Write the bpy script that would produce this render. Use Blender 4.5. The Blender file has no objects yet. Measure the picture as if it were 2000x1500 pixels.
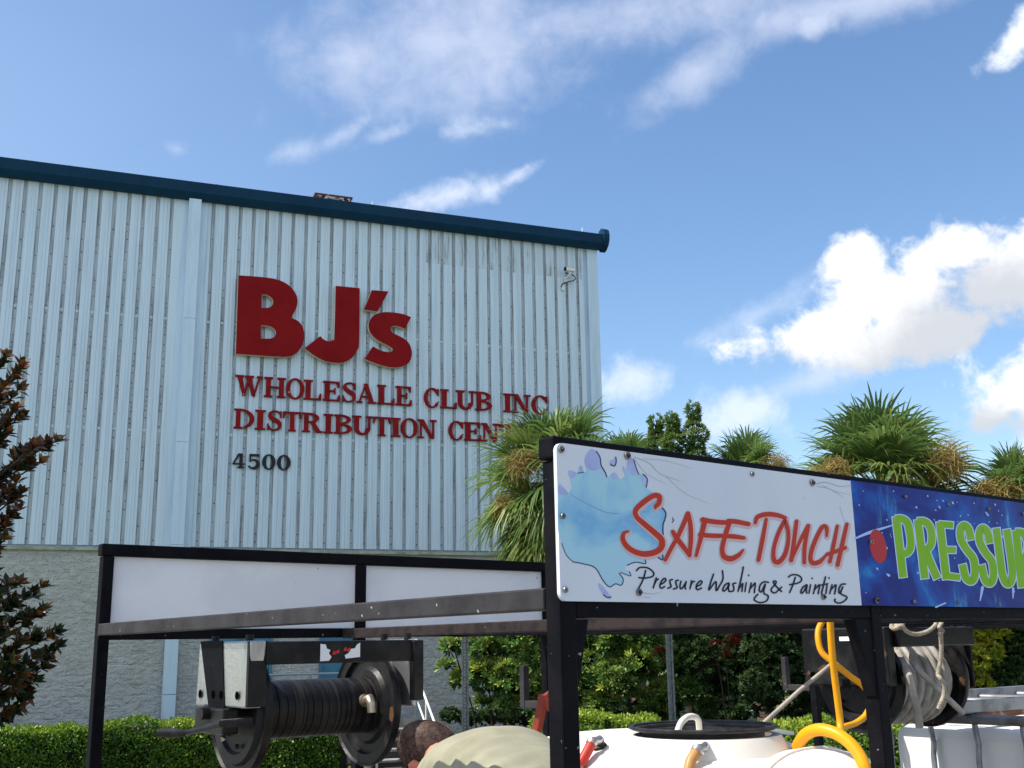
import bpy, bmesh, math, random
import numpy as np
from mathutils import Vector, Matrix
from mathutils.geometry import tessellate_polygon

rnd = random.Random(7)
rng = np.random.default_rng(11)
scene = bpy.context.scene
COL = scene.collection
rad = math.radians

# ------------------------------------------------------------------ camera
F_PX, PITCH, ROLL = 2147.87, rad(13.05754), rad(-0.894457)
CAM = np.array([0.0, 0.0, 1.65])
_cp, _sp = math.cos(PITCH), math.sin(PITCH)
FWD = np.array([0, _cp, _sp]); _up = np.array([0, -_sp, _cp]); _rt = np.array([1.0, 0, 0])
RT = _rt * math.cos(ROLL) + _up * math.sin(ROLL)
UP = -_rt * math.sin(ROLL) + _up * math.cos(ROLL)
cam = bpy.data.cameras.new("camera")
cam.sensor_width = 36.0
cam.lens = F_PX / 2000 * 36.0
cam.clip_start = 0.05; cam.clip_end = 5000
cam_o = bpy.data.objects.new("camera", cam); COL.objects.link(cam_o)
cam_o.matrix_world = Matrix(((RT[0], UP[0], -FWD[0], CAM[0]), (RT[1], UP[1], -FWD[1], CAM[1]),
                             (RT[2], UP[2], -FWD[2], CAM[2]), (0, 0, 0, 1)))
scene.camera = cam_o

# ------------------------------------------------------------------ exposure, sun
vs = scene.view_settings
vs.view_transform = 'Standard'; vs.look = 'None'; vs.gamma = 1.0; vs.use_curve_mapping = False
vs.exposure = 0.6
SUN_EL, SUN_AZ = rad(53), math.atan2(-0.965, -0.26)
SUN_STR, SKY_STR = 4.2, 0.135
sl = bpy.data.lights.new("sun", 'SUN'); sl.energy = SUN_STR; sl.angle = rad(0.5); sl.color = (1.0, 0.95, 0.87)
so = bpy.data.objects.new("sun", sl); COL.objects.link(so)
_s = Vector((math.cos(SUN_EL) * math.sin(SUN_AZ), math.cos(SUN_EL) * math.cos(SUN_AZ), math.sin(SUN_EL)))
so.rotation_euler = _s.to_track_quat('Z', 'Y').to_euler(); so.location = (-20, 5, 30)

def ray(x, y): return FWD + RT * (x - 1000) / F_PX - UP * (y - 750) / F_PX
def at(x, y, d): return CAM + ray(x, y) * d
def hit(x, y, P0, n):
    v = ray(x, y); return CAM + v * ((np.array(P0) - CAM) @ n) / (v @ n)
def azel(x, y):
    v = ray(x, y); v = v / np.linalg.norm(v)
    return math.atan2(v[0], v[1]), math.asin(v[2])

# ------------------------------------------------------------------ world: Nishita sky with clouds
class NG:
    """tiny node-graph helper"""
    def __init__(s, tree): s.t = tree
    def n(s, typ, **kw):
        nd = s.t.nodes.new(typ)
        for k, v in kw.items(): setattr(nd, k, v)
        return nd
    def put(s, sock, v):
        if hasattr(v, 'links') or isinstance(v, bpy.types.NodeSocket): s.t.links.new(v, sock)
        else: sock.default_value = v
    def m(s, op, a, b=None, c=None, clamp=False):
        nd = s.n('ShaderNodeMath', operation=op); nd.use_clamp = clamp
        for i, v in enumerate((a, b, c)):
            if v is not None: s.put(nd.inputs[i], v)
        return nd.outputs[0]
    def noise(s, vec, scale, detail=6, rough=0.55, dist=0.0):
        nd = s.n('ShaderNodeTexNoise'); nd.inputs['Scale'].default_value = scale
        nd.inputs['Detail'].default_value = detail; nd.inputs['Roughness'].default_value = rough
        nd.inputs['Distortion'].default_value = dist
        if vec is not None: s.t.links.new(vec, nd.inputs['Vector'])
        return nd.outputs['Fac']
    def mix(s, f, a, b):
        nd = s.n('ShaderNodeMix', data_type='RGBA'); s.put(nd.inputs[0], f)
        s.put(nd.inputs[6], a); s.put(nd.inputs[7], b)
        return nd.outputs[2]
    def step(s, v, lo, hi):
        nd = s.n('ShaderNodeMapRange', interpolation_type='SMOOTHSTEP'); s.put(nd.inputs[0], v)
        nd.inputs[1].default_value = lo; nd.inputs[2].default_value = hi
        return nd.outputs[0]
    def ramp(s, v, stops):
        nd = s.n('ShaderNodeValToRGB'); cr = nd.color_ramp
        while len(cr.elements) < len(stops): cr.elements.new(0.5)
        for e, (p, c) in zip(cr.elements, stops): e.position = p; e.color = tuple(c) + (1,)
        s.put(nd.inputs[0], v); return nd.outputs[0]

world = bpy.data.worlds.new("World"); scene.world = world; world.use_nodes = True
wt = world.node_tree; wt.nodes.clear(); g = NG(wt)
sky = g.n('ShaderNodeTexSky', sky_type='NISHITA'); sky.sun_disc = False
sky.sun_elevation = SUN_EL; sky.sun_rotation = SUN_AZ; sky.altitude = 10
sky.air_density = 1.0; sky.dust_density = 0.95; sky.ozone_density = 1.7
tc = g.n('ShaderNodeTexCoord'); D = tc.outputs['Generated']
sx = g.n('ShaderNodeSeparateXYZ'); wt.links.new(D, sx.inputs[0])
AZ = g.m('ARCTAN2', sx.outputs[0], sx.outputs[1]); EL = g.m('ARCSINE', sx.outputs[2])
PXR = 1.0 / F_PX
def blob(x, y, rx, ry, rot=0.0):
    a0, e0 = azel(x, y); k = math.cos(e0)
    da = g.m('MULTIPLY', g.m('SUBTRACT', AZ, a0), k); de = g.m('SUBTRACT', EL, e0)
    c, s_ = math.cos(rad(rot)), math.sin(rad(rot))
    u = g.m('DIVIDE', g.m('ADD', g.m('MULTIPLY', da, c), g.m('MULTIPLY', de, s_)), rx * PXR)
    v = g.m('DIVIDE', g.m('SUBTRACT', g.m('MULTIPLY', de, c), g.m('MULTIPLY', da, s_)), ry * PXR)
    r = g.m('SQRT', g.m('ADD', g.m('MULTIPLY', u, u), g.m('MULTIPLY', v, v)))
    return g.m('SUBTRACT', 1.0, r)
def union(lst):
    o = lst[0]
    for b in lst[1:]: o = g.m('SMOOTH_MAX', o, b, 0.18)
    return o
n_big = g.noise(D, 9.0, 9, 0.56, 0.2); n_fine = g.noise(D, 34.0, 8, 0.6, 0.3)
n_mid = g.noise(D, 19.0, 8, 0.58, 0.15)
puff = g.m('ADD', g.m('ADD', g.m('MULTIPLY', g.m('SUBTRACT', n_big, 0.5), 1.3), g.m('MULTIPLY', g.m('SUBTRACT', n_mid, 0.5), 1.5)), g.m('MULTIPLY', g.m('SUBTRACT', n_fine, 0.5), 1.2))
cum = union([blob(1770, 575, 190, 105, 12), blob(1690, 545, 80, 85), blob(1930, 545, 250, 120, 8), blob(1820, 640, 260, 62, 6),
             blob(1600, 655, 190, 60, 10), blob(1690, 500, 60, 70), blob(1880, 500, 150, 70)])
cum2 = union([blob(1990, 765, 125, 98, 20), blob(1945, 815, 90, 60), blob(2080, 780, 120, 90)])
cum3 = blob(1990, 70, 80, 42, 30)
densA = g.step(g.m('ADD', cum, puff), 0.0, 0.55); densB = g.step(g.m('ADD', cum2, puff), 0.0, 0.55); densC = g.m('MULTIPLY', g.step(g.m('ADD', cum3, puff), 0.0, 0.7), 0.9)
soft = union([blob(1235, 738, 105, 55, 10), blob(1450, 815, 120, 75, 10), blob(880, 380, 190, 44, 16),
              blob(960, 370, 80, 40, 20), blob(2020, 880, 120, 60), blob(1000, 350, 90, 24, 26)])
faint = union([blob(580, 295, 90, 30, 20), blob(660, 268, 70, 26, 30), blob(760, 262, 80, 22, 20), blob(900, 255, 110, 22, 10), blob(345, 290, 40, 26), blob(1600, 52, 46, 22), blob(1500, 605, 230, 46, 24), blob(1700, 690, 200, 50, 10)])
df = g.m('MULTIPLY', g.step(g.m('ADD', faint, g.m('MULTIPLY', puff, 1.2)), 0.10, 1.3), 0.34)
dsoft = g.m('MULTIPLY', g.step(g.m('ADD', soft, g.m('MULTIPLY', puff, 1.1)), 0.02, 1.0), 0.66)
mp = g.n('ShaderNodeMapping'); wt.links.new(D, mp.inputs[0]); mp.inputs['Rotation'].default_value = (0, rad(28), 0)
mp.inputs['Scale'].default_value = (3.0, 3.0, 9.0)
n_c = g.noise(mp.outputs[0], 1.5, 9, 0.55, 0.5)
cir = union([blob(900, 75, 440, 185, 8), blob(1250, 20, 520, 95, 3), blob(1360, 140, 200, 60, 28), blob(700, 110, 160, 110, 40), blob(1580, 745, 130, 40, 12), blob(1700, 0, 420, 50, 0)])
dcir = g.m('MULTIPLY', g.step(g.m('ADD', g.m('MULTIPLY', cir, 1.0), g.m('ADD', g.m('MULTIPLY', g.m('SUBTRACT', n_c, 0.5), 1.1), g.m('ADD', g.m('MULTIPLY', puff, 0.38), g.m('MULTIPLY', g.m('SUBTRACT', n_fine, 0.5), 0.5)))), -0.02, 1.25), 0.62)
# cumulus shading: grey flat bases, white tops
a0, e0 = azel(1760, 598); tilt = 0.30
hgt = g.m('DIVIDE', g.m('SUBTRACT', g.m('SUBTRACT', EL, e0), g.m('MULTIPLY', g.m('SUBTRACT', AZ, a0), tilt)), 90 * PXR)
a1, e1 = azel(1950, 800)
hg2 = g.m('DIVIDE', g.m('SUBTRACT', EL, e1), 60 * PXR)
wob = g.m('ADD', g.m('MULTIPLY', g.m('SUBTRACT', n_big, 0.5), 2.2), g.m('MULTIPLY', g.m('SUBTRACT', n_mid, 0.5), 1.4))
litA = g.step(g.m('ADD', hgt, wob), -0.75, 0.40); litB = g.step(g.m('ADD', hg2, wob), -0.75, 0.40)
GREY, WHITE = (3.5, 3.7, 4.0, 1), (5.9, 5.9, 6.0, 1)
colA = g.mix(litA, GREY, WHITE); colB = g.mix(litB, GREY, WHITE)
hsv = g.n('ShaderNodeHueSaturation'); hsv.inputs['Saturation'].default_value = 1.13; wt.links.new(sky.outputs[0], hsv.inputs['Color'])
back = g.m('MULTIPLY', g.step(g.noise(D, 2.6, 8, 0.55, 0.3), 0.46, 0.62), g.step(g.m('ADD', g.m('MULTIPLY', sx.outputs[1], -1.0), g.m('MULTIPLY', sx.outputs[2], 0.2)), 0.05, 0.35))   # unseen cumulus added behind the camera to fill the shaded sides with light
c0 = g.mix(back, hsv.outputs[0], (5.4, 5.7, 6.2, 1))
veil = g.m('MULTIPLY', g.step(g.m('ADD', blob(-100, 200, 1100, 620), g.m('MULTIPLY', g.m('SUBTRACT', n_c, 0.5), 0.4)), 0.0, 1.0), 0.10)   # thin high haze on the sun's side
c0 = g.mix(veil, c0, (4.5, 5.0, 5.0, 1))
c1 = g.mix(dcir, c0, (4.3, 4.6, 5.5, 1))
c2 = g.mix(df, g.mix(dsoft, c1, (5.1, 5.4, 6.1, 1)), (5.0, 5.3, 6.0, 1))
c3 = g.mix(densC, g.mix(densB, g.mix(densA, c2, colA), colB), (5.8, 6.0, 6.4, 1))
bg = g.n('ShaderNodeBackground'); wt.links.new(c3, bg.inputs[0]); bg.inputs[1].default_value = SKY_STR
wo = g.n('ShaderNodeOutputWorld'); wt.links.new(bg.outputs[0], wo.inputs[0])

# ------------------------------------------------------------------ frames
def Rz(a): return np.array([[math.cos(a), -math.sin(a), 0], [math.sin(a), math.cos(a), 0], [0, 0, 1]])
def Ry(a): return np.array([[math.cos(a), 0, math.sin(a)], [0, 1, 0], [-math.sin(a), 0, math.cos(a)]])
def Rx(a): return np.array([[1, 0, 0], [0, math.cos(a), -math.sin(a)], [0, math.sin(a), math.cos(a)]])
BR = Rz(rad(21.37206))                                           # building: x along facade, y into it
TR = Rz(rad(38.95439)) @ Ry(rad(0.11077)) @ Rx(rad(-0.401013))    # trailer: u along its near side, v across, w up
TO = at(1098, 1350, 2.03)
BO = at(385, 1068, 23.3)
def Tw(u, v, w): return TO + TR @ np.array([u, v, w])
def Bw(s, o, z): return BO + BR @ np.array([s, o, z])
def W_(x, y, z): return np.array([x, y, z])
def near(x, y, v=0.0):
    q = TR.T @ (hit(x, y, TO + TR[:, 1] * v, TR[:, 1]) - TO); return q[0], q[2]
def rear(x, y, u=0.0):
    q = TR.T @ (hit(x, y, TO + TR[:, 0] * u, TR[:, 0]) - TO); return q[1], q[2]
def tloc(x, y, d): return TR.T @ (at(x, y, d) - TO)
def wall(x, y, off=0.0):
    q = BR.T @ (hit(x, y, BO + BR[:, 1] * off, BR[:, 1]) - BO); return q[0], q[2]
def zg(x, y):
    t = min(1, max(0, (y - 10.0) / 7.5)); t = t * t * (3 - 2 * t)
    return -0.78 * t

# ------------------------------------------------------------------ materials
def mat(name, base, rough=0.6, metal=0.0, var=None, vscale=6.0, vstretch=(1, 1, 1), vlo=0.4, vhi=0.65, bump=0.0, bscale=40.0,
        spots=None, sscale=60.0, slo=0.68, coat=0.0, spec=0.28, detail=6, bstretch=(1, 1, 1)):
    m = bpy.data.materials.new(name); m.use_nodes = True
    t = m.node_tree; gg = NG(t); b = t.nodes['Principled BSDF']
    b.inputs['Roughness'].default_value = rough; b.inputs['Metallic'].default_value = metal
    b.inputs['Coat Weight'].default_value = coat; b.inputs['Specular IOR Level'].default_value = spec
    b.inputs['Base Color'].default_value = tuple(base) + (1,)
    tcn = gg.n('ShaderNodeTexCoord'); ob = tcn.outputs['Object']
    def mapped(st):
        mpn = gg.n('ShaderNodeMapping'); t.links.new(ob, mpn.inputs[0]); mpn.inputs['Scale'].default_value = st; return mpn.outputs[0]
    c = tuple(base) + (1,)
    if var is not None:
        f = gg.step(gg.noise(mapped(vstretch), vscale, detail, 0.6), vlo, vhi)
        c = gg.mix(f, c, tuple(var) + (1,)); t.links.new(c, b.inputs['Base Color'])
        rr = gg.n('ShaderNodeMapRange'); gg.put(rr.inputs[0], f); rr.inputs[3].default_value = rough; rr.inputs[4].default_value = min(1, rough + 0.12)
        t.links.new(rr.outputs[0], b.inputs['Roughness'])
    if spots is not None:
        f = gg.step(gg.noise(mapped((1, 1, 1)), sscale, 3, 0.5), slo, slo + 0.06)
        c = gg.mix(f, c, tuple(spots) + (1,)); t.links.new(c, b.inputs['Base Color'])
    if bump:
        bn = gg.n('ShaderNodeBump'); bn.inputs['Strength'].default_value = bump; bn.inputs['Distance'].default_value = 0.02
        t.links.new(gg.noise(mapped(bstretch), bscale, 5, 0.6), bn.inputs['Height']); t.links.new(bn.outputs[0], b.inputs['Normal'])
    return m
def leafmat(name, stops, rough=0.45, trans=0.25, spec=0.25):
    """leaf colours picked per leaf through the 'tone' attribute, with light passing through the blade"""
    m = bpy.data.materials.new(name); m.use_nodes = True
    t = m.node_tree; gg = NG(t); b = t.nodes['Principled BSDF']; out = t.nodes['Material Output']
    a = gg.n('ShaderNodeAttribute', attribute_name='tone')
    c = gg.ramp(a.outputs['Fac'], stops)
    t.links.new(c, b.inputs['Base Color']); b.inputs['Roughness'].default_value = rough; b.inputs['Specular IOR Level'].default_value = spec
    tr = gg.n('ShaderNodeBsdfTranslucent'); hs = gg.n('ShaderNodeHueSaturation'); hs.inputs['Value'].default_value = 1.5
    t.links.new(c, hs.inputs['Color']); t.links.new(hs.outputs[0], tr.inputs[0])
    mx = gg.n('ShaderNodeMixShader'); mx.inputs[0].default_value = trans
    t.links.new(b.outputs[0], mx.inputs[1]); t.links.new(tr.outputs[0], mx.inputs[2]); t.links.new(mx.outputs[0], out.inputs[0])
    return m
M = {}
M['siding'] = mat('painted_siding', (0.63, 0.76, 0.84), 0.55, var=(0.53, 0.65, 0.73), vscale=1.0, vstretch=(16, 16, 0.5), vlo=0.42, vhi=0.72, bump=0.03, bscale=2, bstretch=(10, 10, 1))
M['valley'] = mat('shaded_dirty_valley', (0.46, 0.54, 0.585), 0.7, var=(0.23, 0.255, 0.265), vscale=1.0, vstretch=(22, 22, 0.9), vlo=0.43, vhi=0.66, detail=9)  # recess shade set into the darker base colour, dirt streaks over it
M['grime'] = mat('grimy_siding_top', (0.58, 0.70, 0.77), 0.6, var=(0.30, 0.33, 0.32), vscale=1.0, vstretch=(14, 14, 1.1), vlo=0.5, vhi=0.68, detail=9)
M['screw'] = mat('rusty_screw', (0.05, 0.045, 0.04), 0.6)
M['trim'] = mat('painted_trim', (0.60, 0.75, 0.86), 0.5, var=(0.52, 0.65, 0.75), vscale=1.2, vstretch=(6, 6, 0.6), vlo=0.4, vhi=0.7)
M['flash'] = mat('green_flashing', (0.42, 0.45, 0.36), 0.6, var=(0.25, 0.27, 0.2), vscale=4)
M['fascia'] = mat('navy_gutter', (0.004, 0.034, 0.075), 0.5, var=(0.006, 0.042, 0.085), vscale=2, spec=0.12)
M['roof'] = mat('metal_roof', (0.45, 0.47, 0.48), 0.4, 0.6)
M['rust'] = mat('rusted_sheet', (0.085, 0.030, 0.026), 0.8, var=(0.26, 0.2, 0.16), vscale=7, vlo=0.60, vhi=0.64)
M['rustedge'] = mat('flaking_paint', (0.42, 0.40, 0.36), 0.8, var=(0.03, 0.015, 0.012), vscale=9, vlo=0.46, vhi=0.52)
M['red'] = mat('red_sign_face', (0.25, 0.008, 0.009), 0.6, var=(0.21, 0.007, 0.009), vscale=1.5, spec=0.08)
M['cream'] = mat('cream_sign_edge', (0.72, 0.62, 0.46), 0.6)
M['serif'] = mat('weathered_red_letter', (0.27, 0.010, 0.012), 0.6, var=(0.20, 0.009, 0.010), vscale=4, spec=0.1, spots=(0.6, 0.45, 0.42), sscale=7, slo=0.70)
M['black'] = mat('black_plastic', (0.012, 0.012, 0.013), 0.5)
M['white'] = mat('white_plastic', (0.75, 0.76, 0.76), 0.4)
M['teal'] = mat('teal_door', (0.07, 0.22, 0.32), 0.45, var=(0.055, 0.18, 0.27), vscale=3)
M['rail'] = mat('blue_painted_pipe', (0.25, 0.33, 0.37), 0.45)
M['cream_pipe'] = mat('pale_painted_pipe', (0.74, 0.72, 0.64), 0.45)
M['concrete'] = mat('stair_concrete', (0.33, 0.32, 0.30), 0.9, var=(0.2, 0.19, 0.18), vscale=8, bump=0.2)
M['riser'] = mat('dark_riser', (0.06, 0.058, 0.055), 0.9)  # risers far darker than the treads
M['box'] = mat('grey_box', (0.42, 0.46, 0.50), 0.4, 0.1)
M['hollow'] = mat('hollow_black', (0.002, 0.002, 0.002), 1.0, spec=0.0)
M['galv'] = mat('galvanised_steel', (0.30, 0.32, 0.34), 0.45, 0.7, var=(0.18, 0.2, 0.22), vscale=20)
M['hole'] = mat('bright_hole', (0.6, 0.6, 0.6), 0.8)
M['rack'] = mat('black_rack_paint', (0.0042, 0.0042, 0.006), 0.55, spec=0.06, var=(0.008, 0.0075, 0.009), vscale=14, bump=0.10, bscale=120, spots=(0.26, 0.25, 0.24), sscale=70, slo=0.715)
M['rackworn'] = mat('worn_rack_paint', (0.040, 0.036, 0.036), 0.55, spec=0.2, var=(0.022, 0.020, 0.021), vscale=9, bump=0.10, bscale=90, spots=(0.40, 0.38, 0.35), sscale=48, slo=0.70, vlo=0.35, vhi=0.7)
M['rackrust'] = mat('rusted_rack_bar', (0.034, 0.025, 0.023), 0.65, spec=0.15, var=(0.016, 0.013, 0.013), vscale=22, spots=(0.5, 0.46, 0.42), sscale=70, slo=0.73)
M['panel'] = mat('white_panel_back', (0.80, 0.79, 0.79), 0.5, var=(0.72, 0.71, 0.72), vscale=3, spots=(0.30, 0.28, 0.27), sscale=26, slo=0.715)
M['deck'] = mat('deck_boards', (0.10, 0.08, 0.06), 0.9, var=(0.06, 0.05, 0.04), vscale=8)
M['tyre'] = mat('tyre_rubber', (0.02, 0.02, 0.02), 0.85)
M['tank'] = mat('white_poly_tank', (0.78, 0.74, 0.66), 0.38, var=(0.80, 0.74, 0.64), vscale=2.5, spec=0.4)
M['tote'] = mat('white_tote_bottle', (0.84, 0.83, 0.80), 0.4, var=(0.80, 0.79, 0.76), vscale=2)
M['rubber'] = mat('black_rubber', (0.014, 0.014, 0.016), 0.5, var=(0.03, 0.03, 0.03), vscale=30)
M['yellow'] = mat('yellow_hose', (0.80, 0.36, 0.005), 0.35, var=(0.70, 0.30, 0.006), vscale=8)
M['redhose'] = mat('red_hose', (0.50, 0.03, 0.02), 0.4, var=(0.40, 0.05, 0.03), vscale=12)
M['tanhose'] = mat('tan_hose', (0.48, 0.24, 0.08), 0.4, var=(0.40, 0.2, 0.07), vscale=12)
M['whitehose'] = mat('white_hose', (0.72, 0.68, 0.6), 0.45)
M['greyhose'] = mat('grey_pressure_hose', (0.40, 0.37, 0.33), 0.6, var=(0.27, 0.25, 0.22), vscale=18)
M['rope'] = mat('hemp_rope', (0.46, 0.40, 0.31), 0.9, var=(0.33, 0.28, 0.21), vscale=60, bump=0.5, bscale=160)
M['steel'] = mat('bright_steel', (0.55, 0.55, 0.54), 0.32, 0.85, var=(0.38, 0.38, 0.38), vscale=12, vstretch=(1, 1, 0.3), bump=0.1, bscale=60)
M['alu'] = mat('weathered_aluminium', (0.27, 0.275, 0.28), 0.45, 0.5, var=(0.15, 0.15, 0.15), vscale=10)
M['reel'] = mat('black_reel_steel', (0.007, 0.007, 0.008), 0.34, 0.0, spec=0.22, var=(0.020, 0.018, 0.017), vscale=13, bump=0.06, bscale=70, spots=(0.11, 0.055, 0.028), sscale=17, slo=0.665)
M['drum'] = mat('hose_scuffed_drum', (0.008, 0.007, 0.008), 0.42, 0.0, var=(0.024, 0.020, 0.019), vscale=3.0, vstretch=(16, 1, 1), vlo=0.45, vhi=0.6, spots=(0.0, 0.0, 0.0), sscale=60, slo=0.68)
M['sticker'] = mat('torn_white_sticker', (0.75, 0.75, 0.78), 0.5)
M['stickerred'] = mat('red_print', (0.5, 0.03, 0.03), 0.5)
M['brass'] = mat('dull_brass', (0.42, 0.36, 0.28), 0.35, 0.8)
M['rustpipe'] = mat('rusty_bar', (0.20, 0.08, 0.04), 0.8, var=(0.40, 0.34, 0.28), vscale=9, vlo=0.5, vhi=0.62)
M['polew'] = mat('pale_wood_pole', (0.42, 0.37, 0.30), 0.7, var=(0.32, 0.28, 0.22), vscale=14)
M['redbar'] = mat('red_painted_bar', (0.26, 0.04, 0.025), 0.45, var=(0.18, 0.03, 0.02), vscale=12)
M['greybar'] = mat('grey_green_bar', (0.17, 0.20, 0.19), 0.5)
M['skin'] = mat('skin', (0.42, 0.22, 0.15), 0.5, var=(0.46, 0.22, 0.16), vscale=14)
M['hair'] = mat('short_dark_hair', (0.020, 0.013, 0.010), 0.5, var=(0.15, 0.08, 0.055), vscale=120, vstretch=(1, 2.5, 2.5), vlo=0.45, vhi=0.75, bump=0.7, bscale=320)
M['strand'] = leafmat('hair_strands', [(0, (0.010, 0.007, 0.006)), (0.7, (0.022, 0.014, 0.011)), (1, (0.06, 0.035, 0.025))], 0.45, 0.0, 0.3)
M['scalp'] = mat('scalp_under_hair', (0.11, 0.060, 0.044), 0.6, var=(0.05, 0.03, 0.022), vscale=60)
M['shirt'] = mat('khaki_shirt', (0.30, 0.285, 0.20), 0.85, var=(0.26, 0.245, 0.17), vscale=10, bump=0.05, bscale=400)
M['trousers'] = mat('dark_trousers', (0.045, 0.055, 0.05), 0.85)
M['bark'] = mat('palm_bark', (0.16, 0.12, 0.085), 0.95, var=(0.08, 0.06, 0.045), vscale=10, bump=0.8, bscale=25)
M['palebark'] = mat('pale_bark', (0.36, 0.32, 0.27), 0.9, var=(0.22, 0.19, 0.16), vscale=14, bump=0.5)
M['twig'] = mat('dark_twigs', (0.035, 0.026, 0.018), 0.95, var=(0.02, 0.018, 0.012), vscale=12)
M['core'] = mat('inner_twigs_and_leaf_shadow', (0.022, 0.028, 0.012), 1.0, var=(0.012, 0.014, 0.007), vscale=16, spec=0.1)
M['ground'] = mat('mown_lawn', (0.09, 0.13, 0.03), 0.95, var=(0.13, 0.11, 0.05), vscale=2.0, bump=0.4, bscale=20)
M['road'] = mat('bounce_concrete', (0.31, 0.31, 0.305), 0.9, var=(0.25, 0.25, 0.245), vscale=3, bump=0.3, bscale=160)  # pale tone chosen so unseen ground throws light back at the wall
M['mulch'] = mat('bark_mulch', (0.055, 0.034, 0.022), 1.0, var=(0.12, 0.085, 0.06), vscale=28, bump=0.9, bscale=50)
M['grass'] = leafmat('grass_blades', [(0, (0.06, 0.12, 0.015)), (0.6, (0.12, 0.20, 0.03)), (1, (0.22, 0.24, 0.07))], 0.5, 0.3)
M['hedge'] = leafmat('hedge_leaves', [(0, (0.024, 0.062, 0.010)), (0.45, (0.079, 0.170, 0.018)), (0.8, (0.197, 0.299, 0.028)), (1, (0.394, 0.449, 0.063))], 0.38, 0.22)
M['pitto'] = leafmat('rosette_leaves', [(0, (0.025, 0.064, 0.018)), (0.4, (0.080, 0.172, 0.038)), (0.75, (0.206, 0.318, 0.077)), (1, (0.463, 0.490, 0.086))], 0.33, 0.16)
M['darkleaf'] = leafmat('dark_glossy_leaves', [(0, (0.013, 0.031, 0.010)), (0.6, (0.036, 0.075, 0.023)), (1, (0.091, 0.143, 0.046))], 0.32, 0.12)
M['yelleaf'] = leafmat('yellow_orange_leaves', [(0, (0.06, 0.11, 0.012)), (0.4, (0.20, 0.26, 0.02)), (0.75, (0.36, 0.34, 0.03)), (1, (0.34, 0.13, 0.025))], 0.38, 0.3)
M['redleaf'] = leafmat('red_leaves', [(0, (0.070, 0.012, 0.006)), (1, (0.294, 0.040, 0.016))], 0.4, 0.25)
M['palm'] = leafmat('palm_leaflets', [(0, (0.037, 0.074, 0.024)), (0.5, (0.101, 0.170, 0.044)), (0.8, (0.268, 0.297, 0.074)), (1, (0.603, 0.431, 0.136))], 0.4, 0.34)
M['palmfl'] = leafmat('palm_flower_stalks', [(0, (0.170, 0.111, 0.030)), (0.6, (0.323, 0.230, 0.068)), (1, (0.383, 0.306, 0.128))], 0.7, 0.2)
M['magn'] = leafmat('magnolia_leaves', [(0, (0.010, 0.022, 0.008)), (0.30, (0.020, 0.040, 0.014)), (0.42, (0.060, 0.024, 0.010)), (0.8, (0.125, 0.050, 0.018)), (1, (0.22, 0.10, 0.035))], 0.30, 0.10)
M['conif'] = leafmat('dense_tree_leaves', [(0, (0.029, 0.065, 0.018)), (0.6, (0.094, 0.163, 0.035)), (1, (0.250, 0.307, 0.070))], 0.4, 0.2)

def blockmat():
    m = bpy.data.materials.new('split_face_block'); m.use_nodes = True
    t = m.node_tree; gg = NG(t); b = t.nodes['Principled BSDF']; b.inputs['Roughness'].default_value = 0.9
    tcn = gg.n('ShaderNodeTexCoord'); sp = gg.n('ShaderNodeSeparateXYZ'); t.links.new(tcn.outputs['Object'], sp.inputs[0])
    cb = gg.n('ShaderNodeCombineXYZ'); t.links.new(sp.outputs[0], cb.inputs[0]); t.links.new(sp.outputs[2], cb.inputs[1])
    br = gg.n('ShaderNodeTexBrick'); t.links.new(cb.outputs[0], br.inputs['Vector'])
    br.inputs['Scale'].default_value = 1.0; br.inputs['Brick Width'].default_value = 0.406; br.inputs['Row Height'].default_value = 0.2035
    br.inputs['Mortar Size'].default_value = 0.017; br.inputs['Mortar Smooth'].default_value = 0.3
    br.inputs['Color1'].default_value = (0.53, 0.54, 0.505, 1); br.inputs['Color2'].default_value = (0.585, 0.59, 0.55, 1); br.inputs['Mortar'].default_value = (0.63, 0.645, 0.63, 1)
    n1 = gg.noise(tcn.outputs['Object'], 0.8, 6, 0.6); st = gg.step(n1, 0.45, 0.72)
    c = gg.mix(gg.m('MULTIPLY', st, 0.55), br.outputs['Color'], (0.40, 0.40, 0.31, 1)); t.links.new(c, b.inputs['Base Color'])
    mp1 = gg.n('ShaderNodeMapping'); t.links.new(tcn.outputs['Object'], mp1.inputs[0]); mp1.inputs['Scale'].default_value = (1, 1, 1.5)
    n2 = gg.noise(mp1.outputs[0], 7, 6, 0.6, 0.7)
    inv = gg.m('SUBTRACT', 1.0, br.outputs['Fac'])
    h = gg.m('ADD', gg.m('MULTIPLY', n2, 1.25), gg.m('MULTIPLY', inv, 0.10))
    bn = gg.n('ShaderNodeBump'); bn.inputs['Strength'].default_value = 0.9; bn.inputs['Distance'].default_value = 0.12
    t.links.new(h, bn.inputs['Height']); t.links.new(bn.outputs[0], b.inputs['Normal'])
    return m
M['block'] = blockmat()

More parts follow.
